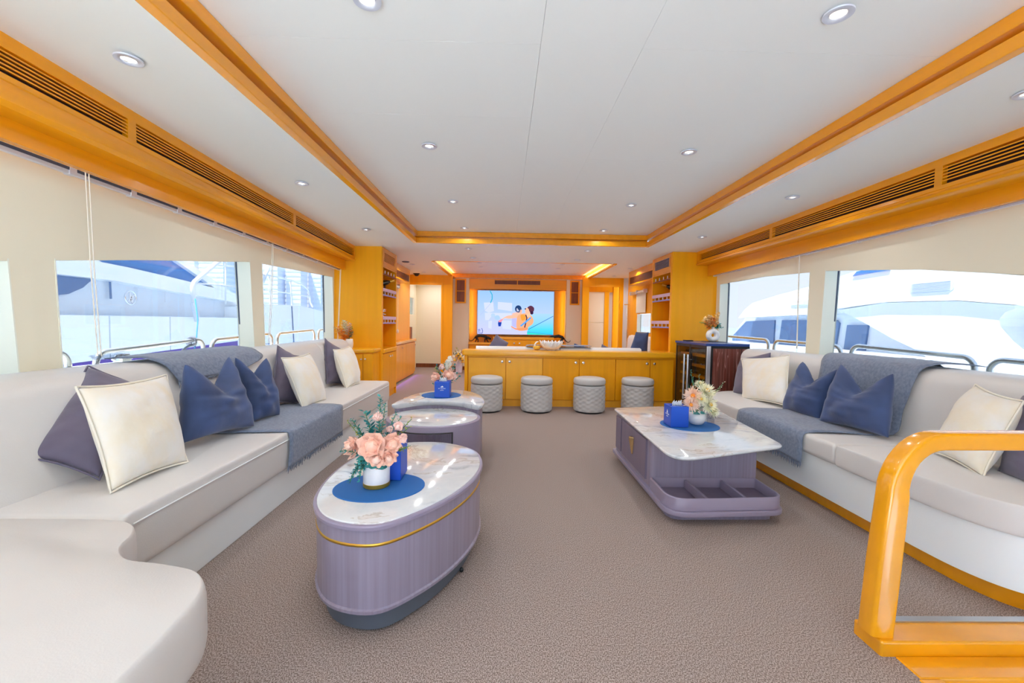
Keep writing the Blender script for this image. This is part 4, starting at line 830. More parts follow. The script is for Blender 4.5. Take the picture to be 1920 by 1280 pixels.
# middle low table with tambour door
oB=ell(-.492,3.02,.335,.305,96)
t=thing('coffee_table','round lavender side table with ribbed door, tucked between the two others','table',(-.49,3.02,0),'nested coffee tables on the left')
obj('plinth',MB().prism(off(oB,-.04),.0,.05),plinth_m,t,angle=40)
obj('body',MB().loft([[(x,y,z) for x,y in off(oB,d)] for z,d in ((.05,-.012),(.06,-.004),(.385,-.004),(.396,-.006),(.400,-.012))]),lav_p,t,angle=40)
obj('marble_top',MB().slab(off(oB,-.026),.394,.404,.003),marble_m,t,angle=50)
nB=len(oB); i0,i1=int(nB*.655),int(nB*.835)
ribbon(oB,i0,i1,lambda f:.03,.33,-.0025,MATS['black_plastic'],t,'door_gap')
b=MB(); k=0
for j in range((i1-i0-1)*3):
    f=i0+.5+j/3; a0=2*PI*f/nB; a1=2*PI*(f+.333)/nB; P_=lambda a,d:(-.492+(.335+d)*math.cos(a),3.02+(.305+d)*math.sin(a)); am=(a0+a1)/2
    b.loft([[P_(a0,.001)+(z,),P_(am,.0055)+(z,),P_(a1,.001)+(z,),P_(am,-.004)+(z,)] for z in (.035,.352)])
d=obj('tambour_door',b,lav_d,t,angle=25)
# rear crescent table
oC=cat2([(-.852,3.262),(-.838,3.44),(-.79,3.66),(-.70,3.84),(-.57,3.955),(-.43,3.968),(-.30,3.88),(-.20,3.69),(-.155,3.46),(-.152,3.30),(-.172,3.235),(-.215,3.255),(-.33,3.345),(-.51,3.405),(-.69,3.36),(-.80,3.262),(-.838,3.238)],6)
t=thing('coffee_table','crescent lavender table with pale marble top, farthest of the left group','table',(-.5,3.65,0),'nested coffee tables on the left')
cC=(-.5,3.62)
obj('plinth',MB().prism(sc(oC,.88,cC),0,.05),plinth_m,t,angle=40)
obj('body',MB().loft([[(x,y,z) for x,y in sc(oC,k,cC)] for z,k in ((.05,.935),(.06,.95),(.405,.95))]),lav,t,angle=40)
obj('marble_top',MB().loft([[(x,y,z) for x,y in sc(oC,k,cC)] for z,k in ((.405,.955),(.410,.975),(.428,.998),(.436,1.0),(.441,.997),(.443,.985))]),marble_m,t,angle=60)
# right angular table with a divided tray
t=thing('coffee_table','angular marble-topped coffee table with gold door pull and divided tray','table',(1.2,2.8,0))
obj('plinth',MB().prism(rpoly([(.93,2.305),(1.52,2.315),(1.53,3.30),(.93,3.30)],[.08,.05,.04,.04]),0,.05),lav,t)
obj('base_slab',MB().slab(rpoly([(.884,2.206),(1.562,2.248),(1.572,3.40),(.884,3.40)],[.14,.10,.04,.04],8),.052,.080,.006),lav_p,t,angle=30)
body=rpoly([(.905,2.55),(1.558,2.55),(1.575,3.36),(.905,3.36)],[.035,.01,.01,.02],5)
obj('body',MB().prism(body,.082,.372),lav,t,angle=40)
dr=obj('door',MB().box((.893,2.62,.112),(.907,3.16,.362)),lav_d,t,bevel=.003)
obj('door_pull',MB().loft([[(.892,2.858,.31),(.892,2.902,.31),(.870,2.892,.312),(.868,2.876,.312)],[(.892,2.858,.298),(.892,2.902,.298),(.866,2.893,.300),(.864,2.874,.300)],[(.892,2.872,.19),(.892,2.884,.19),(.884,2.882,.192),(.884,2.876,.192)]]),brass,dr,bevel=.002)
obj('stile',MB().box((.895,3.19,.112),(.907,3.33,.362)),lav_d,t,bevel=.003)
oR=rpoly([(.862,2.095),(1.612,2.372),(1.752,3.60),(.888,3.41)],[.17,.07,.09,.06],8)
obj('marble_top',MB().loft([[(x,y,z) for x,y in off(oR,d)] for z,d in ((.372,-.055),(.380,-.022),(.390,-.003),(.397,0),(.402,-.004),(.404,-.012))]),marble_m,t,angle=60)
tr=rpoly([(.898,2.222),(1.548,2.262),(1.556,2.548),(.898,2.548)],[.12,.08,.012,.012],8); ti=off(tr,-.016)
b=MB(); b.loft([[(x,y,.082) for x,y in tr],[(x,y,.146) for x,y in tr],[(x,y,.150) for x,y in off(tr,-.004)],[(x,y,.150) for x,y in off(tr,-.012)],[(x,y,.145) for x,y in ti],[(x,y,.092) for x,y in ti]],cap=False); b.poly([(x,y,.082) for x,y in tr])
tray=obj('tray',b,lav_p,t,angle=40); obj('tray_floor',MB().prism(off(tr,-.0155),.0855,.0925),lav_d,tray)
for x0,x1 in ((1.115,1.12),(1.335,1.34)): obj('divider',MB().loft([[(x0-.008,y,.092),(x0+.008,y,.092),(x0+.008,y,.142),(x0-.008,y,.142)] for y in (2.25,2.535)]),lav_p,tray,bevel=.002)
# ================================================================ TABLE THINGS
def mat_disc(lab,o,z):
    b=MB(); rings=[]; m=22
    for i in range(m*2):
        k=1-i/(m*2)*.985; rings.append([(x,y,z+(.0045 if i%2 else .003)) for x,y in sc(o,k,(sum(p[0] for p in o)/len(o),sum(p[1] for p in o)/len(o)))])
    b.loft([[(x,y,z) for x,y in o]]+rings); c=(sum(p[0] for p in o)/len(o),sum(p[1] for p in o)/len(o),z)
    return tag(obj('placemat',b,mat_blue,angle=60,org=c),lab,'placemat','round blue woven placemats')
mat_disc('round blue woven placemat on the oval table under the peony pot',ell(-.497,1.715,.180,.152,56,.12),.404)
mat_disc('round blue woven placemat on the crescent table under the tissue box',ell(-.535,3.665,.168,.162,48),.443)
mat_disc('round blue woven placemat on the angular table under the white bowl',ell(1.262,2.84,.19,.178,48),.404)
FT=None
def text(s,size,M,par,m,name='lettering'):
    c=bpy.data.curves.new(name,'FONT'); c.body=s; c.size=size; c.align_x='CENTER'; c.extrude=.0003; tmp=bpy.data.objects.new('tmp',c); COL.objects.link(tmp); dg=bpy.context.evaluated_depsgraph_get(); me=bpy.data.meshes.new_from_object(tmp.evaluated_get(dg)); bpy.data.objects.remove(tmp); me.materials.clear(); me.materials.append(m); o=bpy.data.objects.new(name,me); COL.objects.link(o); o.parent=par; o.matrix_local=M; return o
logo_m=mat('logo_white','F4F6FA',.5)
def tissue(lab,x0,y0,z,w,d,h,face,kind):
    t=thing('tissue_box',lab,'tissue box',(x0+w/2,y0+d/2,z)); o0=Vector((x0+w/2,y0+d/2,z))
    b=MB(); x1,y1=x0+w,y0+d; s=.018
    b.loft([[(x0,y0,z),(x1,y0,z),(x1,y1,z),(x0,y1,z)],[(x0,y0,z+h),(x1,y0,z+h),(x1,y1,z+h),(x0,y1,z+h)],[(x0+w/2-.045,y0+d/2-s,z+h),(x0+w/2+.045,y0+d/2-s,z+h),(x0+w/2+.045,y0+d/2+s,z+h),(x0+w/2-.045,y0+d/2+s,z+h)],[(x0+w/2-.045,y0+d/2-s,z+h-.03),(x0+w/2+.045,y0+d/2-s,z+h-.03),(x0+w/2+.045,y0+d/2+s,z+h-.03),(x0+w/2-.045,y0+d/2+s,z+h-.03)]])
    obj('box',b,blue_box,t,bevel=.004)
    q=MB(); rows=[]
    for i in range(9):
        f=i/8; xx=x0+w/2-.032+.064*f; hh=[.012,.038,.018,.034,.014,.036,.02,.04,.012][i]
        rows.append([(xx,y0+d/2+.006*(-1)**i,z+h-.02),(xx+.002,y0+d/2+.008*(-1)**(i+1),z+h+hh*.5),(xx+.004,y0+d/2-.004+.01*(-1)**i,z+h+hh)])
    o=obj('tissue',q.loft(rows,cap=False,closed=False),towel,t,angle=180); o.modifiers.new('s','SOLIDIFY').thickness=.0015
    if face=='y':
        fr=lambda u,v:(o0.x+u,y0-.0006,z+v); rot=Matrix.Rotation(PI/2,4,'X')
    else:
        fr=lambda u,v:(x0-.0006,o0.y-u,z+v); rot=Matrix.Rotation(-PI/2,4,'Z')@Matrix.Rotation(PI/2,4,'X')
    if kind:
        L1=[(-.014,.087),(.004,.100),(.014,.088),(.006,.087)] if face=='y' else [(-.012,.084),(-.002,.108),(.010,.084)]
        b=MB(); b.loft([[fr(u,v) for u,v in L1],[tuple(Vector(fr(u,v))+(Vector((0,.0008,0)) if face=='y' else Vector((.0008,0,0)))) for u,v in L1]]); obj('emblem',b,logo_m,t)
        text('SKY ISLAND',.0115,Matrix.Translation(Vector(fr(0,.073))-o0)@rot,t,logo_m); text('yachts',.0115,Matrix.Translation(Vector(fr(0,.060))-o0)@rot@Matrix.Shear('XY',4,(.35,0)) if 0 else Matrix.Translation(Vector(fr(0,.060))-o0)@rot,t,logo_m)
    return t
tissue('blue tissue box behind the peony pot on the oval table',-.548,1.772,.4085,.122,.122,.148,'y',0)
tissue('blue tissue box with white sail logo on the crescent table',-.572,3.52,.4475,.124,.124,.132,'y',1)
tissue('blue tissue box with white logo on its left side, angular table',1.100,2.752,.4085,.118,.13,.136,'x',1)
# ---------------- flowers
def petal_mesh(name,wd,cup,bend,m,nu=5,nv=5,ruf=.06):
    b=MB(); rows=[]
    for j in range(nv+1):
        v=j/nv; w=wd*math.sin(PI*min(1,.10+.80*v))**.75*(1 if v<.9 else .86); row=[]
        for i in range(nu+1):
            u=-1+2*i/nu; row.append((u*w,-cup*u*u*w+bend*v*v+ruf*v*math.sin(u*5+1)*w,v*(1-.10*u*u*v)))
        rows.append(row)
    b.loft(rows,cap=False,closed=False); me=bpy.data.meshes.new(name); me.from_pydata(b.v,[],b.f); me.materials.append(m); me.shade_smooth(); return me
PM=[petal_mesh('petal_outer',.52,.5,.30,peach),petal_mesh('petal_inner',.46,.7,.05,peach),petal_mesh('petal_outer_pink',.52,.5,.30,pink),petal_mesh('petal_inner_pink',.46,.7,.05,pink)]
def frame(d):
    d=Vector(d).normalized(); a=d.cross(Vector((0,0,1)))
    if a.length<.05: a=Vector((1,0,0))
    a.normalize(); return d,a,d.cross(a)
def child(name,me,par,M):
    o=bpy.data.objects.new(name,me); COL.objects.link(o); o.parent=par; o.matrix_local=M; return o
def peony(par,c,r,d,pk=0,bud=False):
    d,a,b_=frame(d); c=Vector(c); o0=WO[par.name]
    core=MB().ball(c+d*r*.10,r*(.42 if not bud else .6),10,7); f=obj('flower',core,pink if pk else peach,par,angle=180)
    layers=((7,82,1.0,0),(6,55,.92,0),(5,30,.80,1),(4,12,.66,1)) if not bud else ((5,28,1.25,1),(4,10,1.15,1))
    for cnt,th,s,k in layers:
        for i in range(cnt):
            ph=2*PI*i/cnt+random.uniform(-.25,.25)+cnt; t_=math.radians(th+random.uniform(-8,8)); rad=a*math.cos(ph)+b_*math.sin(ph)
            z=(d*math.cos(t_)+rad*math.sin(t_)).normalized(); y=(rad*math.cos(t_)-d*math.sin(t_)).normalized(); x=y.cross(z)
            S_=r*s*random.uniform(.92,1.06); M=Matrix(((x.x*S_,-y.x*S_,z.x*S_,0),(x.y*S_,-y.y*S_,z.y*S_,0),(x.z*S_,-y.z*S_,z.z*S_,0),(0,0,0,1)))
            M=Matrix.Translation(c-d*r*.25-o0)@M; child('petal',PM[k+2*pk],f,M)
    return f
def sprig(par,p0,p1,m,leaf=.016,n=14,wide=.5,stem=green,name='leaf_sprig',bend=None,jit=.3):
    p0=Vector(p0);p1=Vector(p1); mid=(p0+p1)/2+(Vector(bend) if bend else Vector((random.uniform(-.01,.01),0,random.uniform(.0,.02))))
    pts=[p0*(1-t)**2+mid*2*t*(1-t)+p1*t*t for t in [i/8 for i in range(9)]]
    s=obj('stem',MB().tube(pts,[.0022-.0001*i for i in range(9)],5),stem,par,angle=180)
    b=MB()
    for i in range(n):
        t=.22+.78*i/(n-1); p=p0*(1-t)**2+mid*2*t*(1-t)+p1*t*t; tan=(p1-p0).normalized()
        ph=i*2.4+random.uniform(-jit,jit); _,a,c=frame(tan); rad=a*math.cos(ph)+c*math.sin(ph); dr=(tan*.6+rad).normalized(); nn=dr.cross(tan)
        if nn.length<.01: nn=a
        nn.normalize(); l=leaf*random.uniform(.8,1.25)*(1.1-.45*t); w=l*wide*.5
        b.add([p,p+dr*l*.45+nn*w+tan*.002,p+dr*l,p+dr*l*.45-nn*w,p+dr*l*.5+nn.cross(dr)*w*.5],[(0,1,4),(1,2,4),(2,3,4),(3,0,4)])
    return obj(name,b,m,s,angle=180,recalc=False)
def mum(par,c,r,d,m,cen):
    d,a,b_=frame(d); c=Vector(c); b=MB()
    for th,cnt,s in ((100,26,1.0),(80,26,1.0),(60,24,.92),(42,18,.78),(22,12,.58)):
        for i in range(cnt):
            ph=2*PI*i/cnt+random.uniform(-.15,.15); t_=math.radians(th+random.uniform(-8,8)); rad=a*math.cos(ph)+b_*math.sin(ph); z=(d*math.cos(t_)+rad*math.sin(t_)).normalized(); y=(rad*math.cos(t_)-d*math.sin(t_)).normalized(); x=y.cross(z); l=r*s*random.uniform(.85,1.1); w=r*.065
            p=c; q=c+z*l*.6+y*(-.04*r); e=c+z*l-y*.10*l+ d*.06*r
            b.add([p-x*w*.5,p+x*w*.5,q+x*w,q-x*w,e,q+y*w*.5],[(0,1,5),(1,2,5),(2,4,5),(4,3,5),(3,0,5)])
    f=obj('flower',b,m,par,angle=180,recalc=False)
    obj('flower_centre',MB().ball(c+d*r*.30,r*.20,8,6),cen,f,angle=180); return f
def leafball(par,p,dr,l,w,m):
    dr=Vector(dr).normalized(); _,a,b_=frame(dr); b=MB(); rows=[]
    for j in range(6):
        v=j/5; ww=w*math.sin(PI*min(1,.08+.9*v)); rows.append([Vector(p)+dr*l*v+a*u*ww+b_*(abs(u)*.35*ww-.25*l*v*v*.5) for u in (-1,-.5,0,.5,1)])
    return obj('leaf',b.loft(rows,cap=False,closed=False),m,par,angle=180)
# bouquet on the oval table
pz=.4085; pc=(-.512,1.722)
t=thing('potted_bouquet','peach peony bouquet in a white cylinder pot with gold base, oval table','bouquet',(pc[0],pc[1],pz))
obj('pot',MB().lathe([(.048,.0),(.0515,.004),(.052,.018),(.0525,.019),(.053,.104),(.051,.107),(.048,.105),(.047,.085),(.01,.08)],40,(pc[0],pc[1],pz),cap=False),ceramic_v,t,angle=50); obj('gold_base',MB().lathe([(.0505,.0005),(.0528,.003),(.0532,.017),(.050,.018)],40,(pc[0],pc[1],pz)),gold,t)
obj('soil',MB().lathe([(.047,.085),(.001,.09)],20,(pc[0],pc[1],pz)),green,t)
yb=1.70; up=(0,-.75,.55); q0=(pc[0],pc[1],pz+.10)
for cpx,r,d,pk,bud in (((-0.511,1.655,0.589),.062,(.05,-1,.25),0,0),((-0.606,1.7,0.571),.050,(-.7,-.6,.25),0,0),((-0.442,1.69,0.586),.050,(.65,-.7,.2),0,0),((-0.492,1.655,0.539),.046,(.1,-1,-.25),0,0),((-0.447,1.665,0.54),.040,(.45,-.9,-.3),0,0),((-0.509,1.73,0.684),.026,(0,-.5,.8),1,1),((-0.428,1.73,0.647),.026,(.4,-.5,.7),1,1),((-0.406,1.71,0.603),.026,(.6,-.5,.5),1,1),((-0.468,1.75,0.629),.020,(.3,-.4,.8),1,1)): peony(t,cpx,r,d,pk,bud)
for (p,y,m,l,n) in (((-0.503,1.74,0.767),1.74,teal,.020,26),((-0.489,1.76,0.733),1.76,teal,.016,18),((-0.572,1.76,0.701),1.76,teal,.030,12),((-0.554,1.75,0.663),1.75,teal,.028,10),((-0.618,1.74,0.674),1.74,teal,.017,22),((-0.631,1.73,0.667),1.73,olive,.013,14),((-0.592,1.74,0.643),1.74,teal,.015,16),((-0.446,1.78,0.698),1.78,teal,.014,22),((-0.423,1.76,0.68),1.76,teal,.013,18),((-0.377,1.75,0.676),1.75,olive,.012,14),((-0.383,1.74,0.646),1.74,olive,.012,10),((-0.384,1.7,0.569),1.70,olive,.014,10),((-0.37,1.7,0.58),1.70,olive,.010,8)): e=p; sprig(t,q0,e,m,l*1.45,int(n*1.5),.62)
for (p,y,n) in (((-0.598,1.66,0.441),1.66,16),((-0.585,1.66,0.462),1.66,14),((-0.554,1.64,0.457),1.64,14),((-0.576,1.67,0.491),1.67,12),((-0.631,1.66,0.566),1.66,10),((-0.553,1.65,0.515),1.65,12)): sprig(t,q0,p,teal,.020,n+8,.6,bend=(-.03,-.03,.04))
for p,y,dx in (((-0.527,1.66,0.52),1.66,-.4),((-0.505,1.655,0.505),1.655,0),((-0.481,1.66,0.499),1.66,.3),((-0.544,1.66,0.533),1.66,-.6),((-0.516,1.65,0.511),1.65,-.1)): e=Vector(p); leafball(t,e+Vector((0,.02,.02)),(dx,-.8,-.5),.045,.022,teal)
# bouquet on the crescent table
t=thing('potted_bouquet','pink rose bouquet with white pampas behind the blue box, crescent table','bouquet',(-.52,3.72,.4475)); q0=(-.52,3.72,.53)
obj('pot',MB().lathe([(.045,0),(.05,.005),(.05,.09),(.046,.092),(.044,.07),(.01,.07)],24,(-.52,3.72,.4475),cap=False),ceramic,t)
for cpx,r,d,pk,bud in (((-0.584,3.66,0.599),.050,(-.4,-1,.3),0,0),((-0.479,3.66,0.619),.056,(.2,-1,.3),0,0),((-0.433,3.7,0.605),.040,(.8,-.6,.2),1,0),((-0.539,3.72,0.676),.034,(-.1,-.6,.7),1,1),((-0.461,3.73,0.653),.030,(.3,-.6,.7),0,1)): peony(t,cpx,r,d,pk,bud)
b=MB(); base=Vector(q0); tip=Vector((-0.475,3.76,0.753))
for i in range(120):
    f=random.uniform(.45,1); p=base.lerp(tip,f); a=random.uniform(0,2*PI); w=.030*math.sin(PI*min(1,(f-.40)/.62))+.006; e=p+Vector((math.cos(a)*w,math.sin(a)*w,.028)); b.tube([p,e],[.006,.002],4)
b.tube([base,tip],.004,5); obj('pampas_plume',b,mat('white_plume','F3F0E4',.8),t,angle=180)
for p,m in (((-0.59,3.72,0.699),teal),((-0.594,3.72,0.671),olive),((-0.427,3.72,0.706),teal),((-0.408,3.72,0.627),teal),((-0.516,3.72,0.719),teal),((-0.45,3.72,0.673),teal),((-0.616,3.72,0.53),teal),((-0.385,3.72,0.599),teal)): sprig(t,q0,p,m,.036,14,.65)
# bouquet on the angular table
t=thing('potted_bouquet','white and blush chrysanthemum bouquet in a round white bowl, angular table','bouquet',(1.315,2.86,.4085)); bx,by=1.318,2.86; q0=(bx,by,.49)
obj('pot',MB().lathe([(.030,0),(.040,.003),(.056,.025),(.060,.048),(.055,.070),(.044,.084),(.040,.084),(.045,.06),(.01,.05)],36,(bx,by,.4085),cap=False),ceramic,t,angle=60)
for cpx,r,d,m,c_ in (((1.26,2.8,0.61),.070,(-.4,-1,.3),blush,orange_p),((1.247,2.79,0.555),.062,(-.5,-1,0),blush,orange_p),((1.365,2.84,0.63),.074,(.2,-.7,.7),whitep,lily_y),((1.361,2.79,0.556),.066,(.4,-1,.1),whitep,lily_y),((1.404,2.8,0.504),.046,(.6,-.8,-.3),whitep,whitep),((1.302,2.78,0.593),.050,(.1,-1,.3),whitep,lily_y),((1.351,2.9,0.668),.045,(0,-.4,.9),whitep,lily_y)): mum(t,cpx,r,d,m,c_)
for p,m,l in (((1.276,2.88,0.769),teal,.022),((1.292,2.88,0.721),teal,.020),((1.335,2.88,0.74),teal,.02),((1.264,2.88,0.67),teal,.018),((1.362,2.88,0.708),green,.02),((1.51,2.88,0.695),whitep,.02),((1.489,2.88,0.658),whitep,.016)): sprig(t,q0,p,m,l,14)
for p,dx in (((1.275,2.8,0.503),-.6),((1.297,2.8,0.492),-.2),((1.332,2.8,0.496),.2),((1.364,2.8,0.511),.6),((1.386,2.8,0.519),.9)): e=Vector(p); leafball(t,e+Vector((0,.02,.01)),(dx,-.6,-.25),.045,.022,mat_leaf)
tag(obj('glass_tumbler',MB().lathe([(.022,0),(.026,.004),(.028,.085),(.025,.085),(.023,.008),(.001,.006)],20,(1.425,2.88,.4085),cap=False),clear,org=(1.425,2.88,.4085)),'small clear tumbler half hidden right of the white flower bowl','glass')
# vase on the corner cabinet
t=thing('flower_vase','white vase of orange leaves and pale plumes on the left corner cabinet','vase',(-1.95,5.40,.722)); q0=(-1.95,5.40,.83)
obj('vase',MB().lathe([(.036,0),(.044,.01),(.050,.06),(.044,.115),(.040,.12),(.036,.115),(.01,.05)],24,(-1.95,5.40,.722),cap=False),ceramic,t,angle=60)
for p,m,l,n in (((-2.095,5.38,0.941),orange_p,.06,9),((-2.055,5.38,0.888),orange_p,.05,8),((-2.042,5.38,0.928),orange_p,.05,9),((-1.962,5.38,0.889),orange_p,.05,9),((-1.929,5.38,0.943),orange_p,.05,9),((-1.989,5.38,0.862),orange_p,.045,8),((-2.068,5.38,0.981),orange_p,.05,8),((-2.128,5.38,0.987),pampas,.03,12),((-2.095,5.38,0.954),pampas,.03,12),((-1.909,5.38,0.997),olive,.03,9),((-1.902,5.38,0.93),teal,.03,9),((-1.962,5.38,0.996),peach,.04,12),((-1.935,5.38,1.036),peach,.04,12),((-1.988,5.38,1.036),whitep,.045,16),((-2.008,5.38,1.062),whitep,.045,18),((-2.021,5.38,1.035),pampas,.045,16)): sprig(t,q0,p,m,l*1.25,n+5,.75)
# donut vase on the veneer cabinet
t=thing('flower_vase','white ring-shaped vase of golden pampas on top of the wine fridge','vase',(2.502,5.08,.8845)); cx,cy,cz=2.502,5.08,.964
b=MB(); rings=[]
for i in range(32):
    a=2*PI*i/32; rings.append([(cx+(.050+.030*math.cos(q))*math.cos(a)*1.0,cy+.036*math.sin(q),cz+(.050+.030*math.cos(q))*math.sin(a)) for q in [2*PI*j/14 for j in range(14)]])
rings.append(rings[0]); obj('ring',b.loft(rings,cap=False),white_m,t,angle=180); obj('neck',MB().lathe([(.020,0),(.016,.012),(.018,.022)],16,(cx,cy,cz+.074),cap=False),white_m,t); q0=(cx,cy,cz+.085)
for p,m,l,n in (((2.39,5.08,1.156),pampas,.05,16),((2.427,5.08,1.182),pampas,.05,18),((2.459,5.08,1.195),pampas,.05,18),((2.492,5.08,1.17),orange_p,.05,14),((2.519,5.08,1.145),pampas,.05,16),((2.555,5.08,1.222),pampas,.05,18),((2.404,5.08,1.105),orange_p,.045,12),((2.365,5.08,1.117),olive,.02,9),((2.339,5.08,1.117),olive,.02,10),((2.455,5.08,1.131),orange_p,.05,14),((2.533,5.08,1.107),orange_p,.045,12),((2.426,5.08,1.054),orange_p,.03,8),((2.585,5.08,1.095),teal,.03,9),((2.613,5.08,1.057),teal,.022,9),((2.574,5.08,1.069),green,.03,9)): sprig(t,q0,p,m,l*1.2,n+5,.75)
tag(obj('vase_mat',MB().box((2.42,4.99,.884),(2.63,5.2,.888)),black,org=(2.5,5.08,.884)),'thin black mat under the white ring-shaped vase','mat')
# lilies on the floor by the pillar
t=thing('flower_vase','square white floor vase of yellow-hearted lilies by the pillar, left of the bar','vase',(-.93,9.1,0)); vx,vy=-.945,9.0; q0=(vx,vy,.27)
obj('vase',MB().loft([[(vx-s,vy-s,z),(vx+s,vy-s,z),(vx+s,vy+s,z),(vx-s,vy+s,z)] for z,s in ((0,.05),(.005,.062),(.27,.072))]),ceramic_v,t,bevel=.006)
obj('foliage_base',MB().lathe([(.03,.26),(.055,.30),(.05,.36),(.01,.38)],12,(vx,vy,0)),mat('dark_green_leaf','1F4A26',.5),t)
def lily(par,c,r):
    b=MB(); d,a,b_=frame((random.uniform(-.3,.3),-1,.2)); c=Vector(c)
    for i in range(6):
        ph=2*PI*i/6; rad=a*math.cos(ph)+b_*math.sin(ph); tng=d.cross(rad); z=(rad+d*.25).normalized()
        b.add([c,c+z*r*.5+tng*r*.20,c+z*r-d*r*.15,c+z*r*.5-tng*r*.20],[(0,1,2),(0,2,3)])
    f=obj('flower',b,whitep,par,angle=180,recalc=False); obj('flower_centre',MB().lathe([(.42*r,-.02),(.22*r,.0),(.02,.03)],7,c+d*r*.30),lily_y,f,angle=180)
    obj('stem',MB().tube([q0,c],.006,5),green,par)
for p in ((-0.991,8.9,0.364),(-0.902,8.9,0.343),(-1.012,8.9,0.274),(-0.879,8.9,0.299),(-0.947,8.9,0.398),(-0.856,8.9,0.243),(-0.946,8.9,0.309)): lily(t,p,.105)
for p,m,l in (((-0.987,8.95,0.528),olive,.10),((-1.009,8.95,0.461),olive,.09),((-0.886,8.95,0.485),orange_p,.09),((-0.852,8.95,0.452),orange_p,.08),((-0.93,8.95,0.439),pink,.06),((-1.063,8.95,0.348),pink,.05)): sprig(t,q0,p,m,l,7,.5)
for i in range(9):
    a=2*PI*i/9; leafball(t,(vx+.03*math.cos(a),vy+.03*math.sin(a),.30),(math.cos(a)*.7,math.sin(a)*.7-.2,.8),.17,.035,MATS['dark_green_leaf'])
# ================================================================ HANDRAIL
t=thing('grab_handrail','varnished wooden handrail post bending into a top rail by the stairs','handrail',(1.28,1.39,.05))
path=[(1.277,1.385,.05),(1.300,1.392,.30),(1.322,1.398,.52)]+[(lerp(1.322,1.47,1-math.cos(a)),1.40,.52+.185*math.sin(a)) for a in [PI/2*i/10 for i in range(1,11)]]+[(1.8,1.40,.708),(2.6,1.40,.712)]
b=MB(); rings=[]; P_=[Vector(p) for p in path]
for i,p in enumerate(P_):
    tg=(P_[min(i+1,len(P_)-1)]-P_[max(i-1,0)]).normalized(); nx=Vector((0,1,0)); ny=tg.cross(nx).normalized()
    w=.040-.011*min(1,max(0,(p.z-.45)/.2)); dd=.033; ring=[]
    for (su,sv) in ((1,1),(-1,1),(-1,-1),(1,-1)):
        for k in range(4):
            a=PI/2*k/3; ca=[(1,0),(0,1),(-1,0),(0,-1)]
        ring+= [ny*(su*(w-.012)+ .012*math.cos(ph))+nx*(sv*(dd-.012)+.012*math.sin(ph))+p for ph in [ {(1,1):0,(-1,1):PI/2,(-1,-1):PI,(1,-1):3*PI/2}[(su,sv)]+PI/2*k/3 for k in range(4)]]
    rings.append(ring)
obj('rail',b.loft(rings),rail_wood,t,angle=60)
# ================================================================ DOWNLIGHTS
def make_light():
    t=thing('ceiling_light','x','light',(0,0,0))
    obj('frame',MB().lathe([(.026,.0),(.030,-.005),(.047,-.004),(.048,0.001)],28,cap=False),ring_m,t,angle=60)
    obj('reflector',MB().lathe([(.030,-.003),(.024,.014),(.024,.016)],24,cap=False),MATS['chrome'],t)
    obj('lens',MB().lathe([(.024,.004),(.018,.002),(.001,.0015)],20),lens_m,t,angle=180)
    l=bpy.data.lights.new('lamp','AREA'); l.shape='DISK'; l.size=.05; l.energy=LAMP*.55; l.color=(.97,.985,1); l.spread=2.7; o=bpy.data.objects.new('lamp',l); COL.objects.link(o); o.parent=t; o.location=(0,0,-.008); return t
ring_m=mat('downlight_ring','D6DBE8',.35,metal=.2); lens_m=emis('downlight_lens','FFF0DC',3)
LP=[]
rows=('nearest the camera','second from the camera','third from the camera','at the forward end')
for i,y in enumerate((1.52,2.73,3.96,5.06)):
    for x,s in ((-.487,'left'),(1.15,'right')): LP.append((x,y,2.18,'recessed downlight on the %s side of the raised ceiling, %s'%(s,rows[i])))
for i,y in enumerate((1.76,3.20,4.66)):
    for x,s in ((-1.50,'left'),(2.14,'right')):
        z=(lerp(2.045,zcL(y),(-1.125-x)/.83) if x<0 else lerp(2.045,zcR(y),(x-1.765)/.755)); LP.append((x,y,z-.001,'recessed downlight in the %s outer ceiling strip above the sofa, %s'%(s,rows[i])))
for i,y in enumerate((5.68,6.5)):
    for x,s in ((-.49,'left'),(1.09,'right')): LP.append((x,y,2.045,'recessed downlight on the %s between the two ceiling recesses, %s row'%(s,('nearer','farther')[i])))
for x,y,s in ((-1.58,7.33,'left passage, nearer'),(-1.60,8.5,'left passage, farther'),(2.16,7.38,'right passage, nearer'),(2.18,8.55,'right passage, farther')): LP.append((x,y,2.045,'recessed downlight over the '+s))
for x,s in ((-.47,'left'),(1.02,'right')):
    for y,q in ((7.7,'nearer'),(8.3,'farther')): LP.append((x,y,2.14,'recessed downlight in the far ceiling recess, %s side, %s'%(s,q)))
LP.append((-1.6,9.55,2.045,'recessed downlight in the ceiling beyond the left door opening'))
L0=None; LD={}
for x,y,z,lab in LP:
    if L0 is None: L0=make_light(); L0.location=(x,y,z-.007); L0['label']=lab; L0['group']='recessed ceiling downlights'
    else:
        q=dup(L0,(x,y,z-.007),0,lab); k=(.15 if x>1.9 else .5) if y<2.3 else (1 if y<5.4 else 1.35)
        for ch in [c for c in q.children if c.type=='LIGHT']:
            if k not in LD: LD[k]=ch.data.copy(); LD[k].energy=LAMP*k
            ch.data=LD[k]
t=thing('ceiling_camera','small black dome camera at the left passage ceiling','camera',(-1.80,8.75,2.04)); obj('dome',MB().ball((-1.80,8.75,2.025),(.05,.05,.04),12,8),black,t,angle=180); obj('mount',MB().box((-1.86,8.72,2.03),(-1.74,8.79,2.046)),black,t)
tag(obj('ceiling_vent',MB().lathe([(.06,0),(.06,-.008),(.05,-.012),(.001,-.006)],16,(-1.63,7.05,2.045)),mat_gasket,org=(-1.63,7.05,2.045)),'small dark ceiling vent over the left passage','vent')
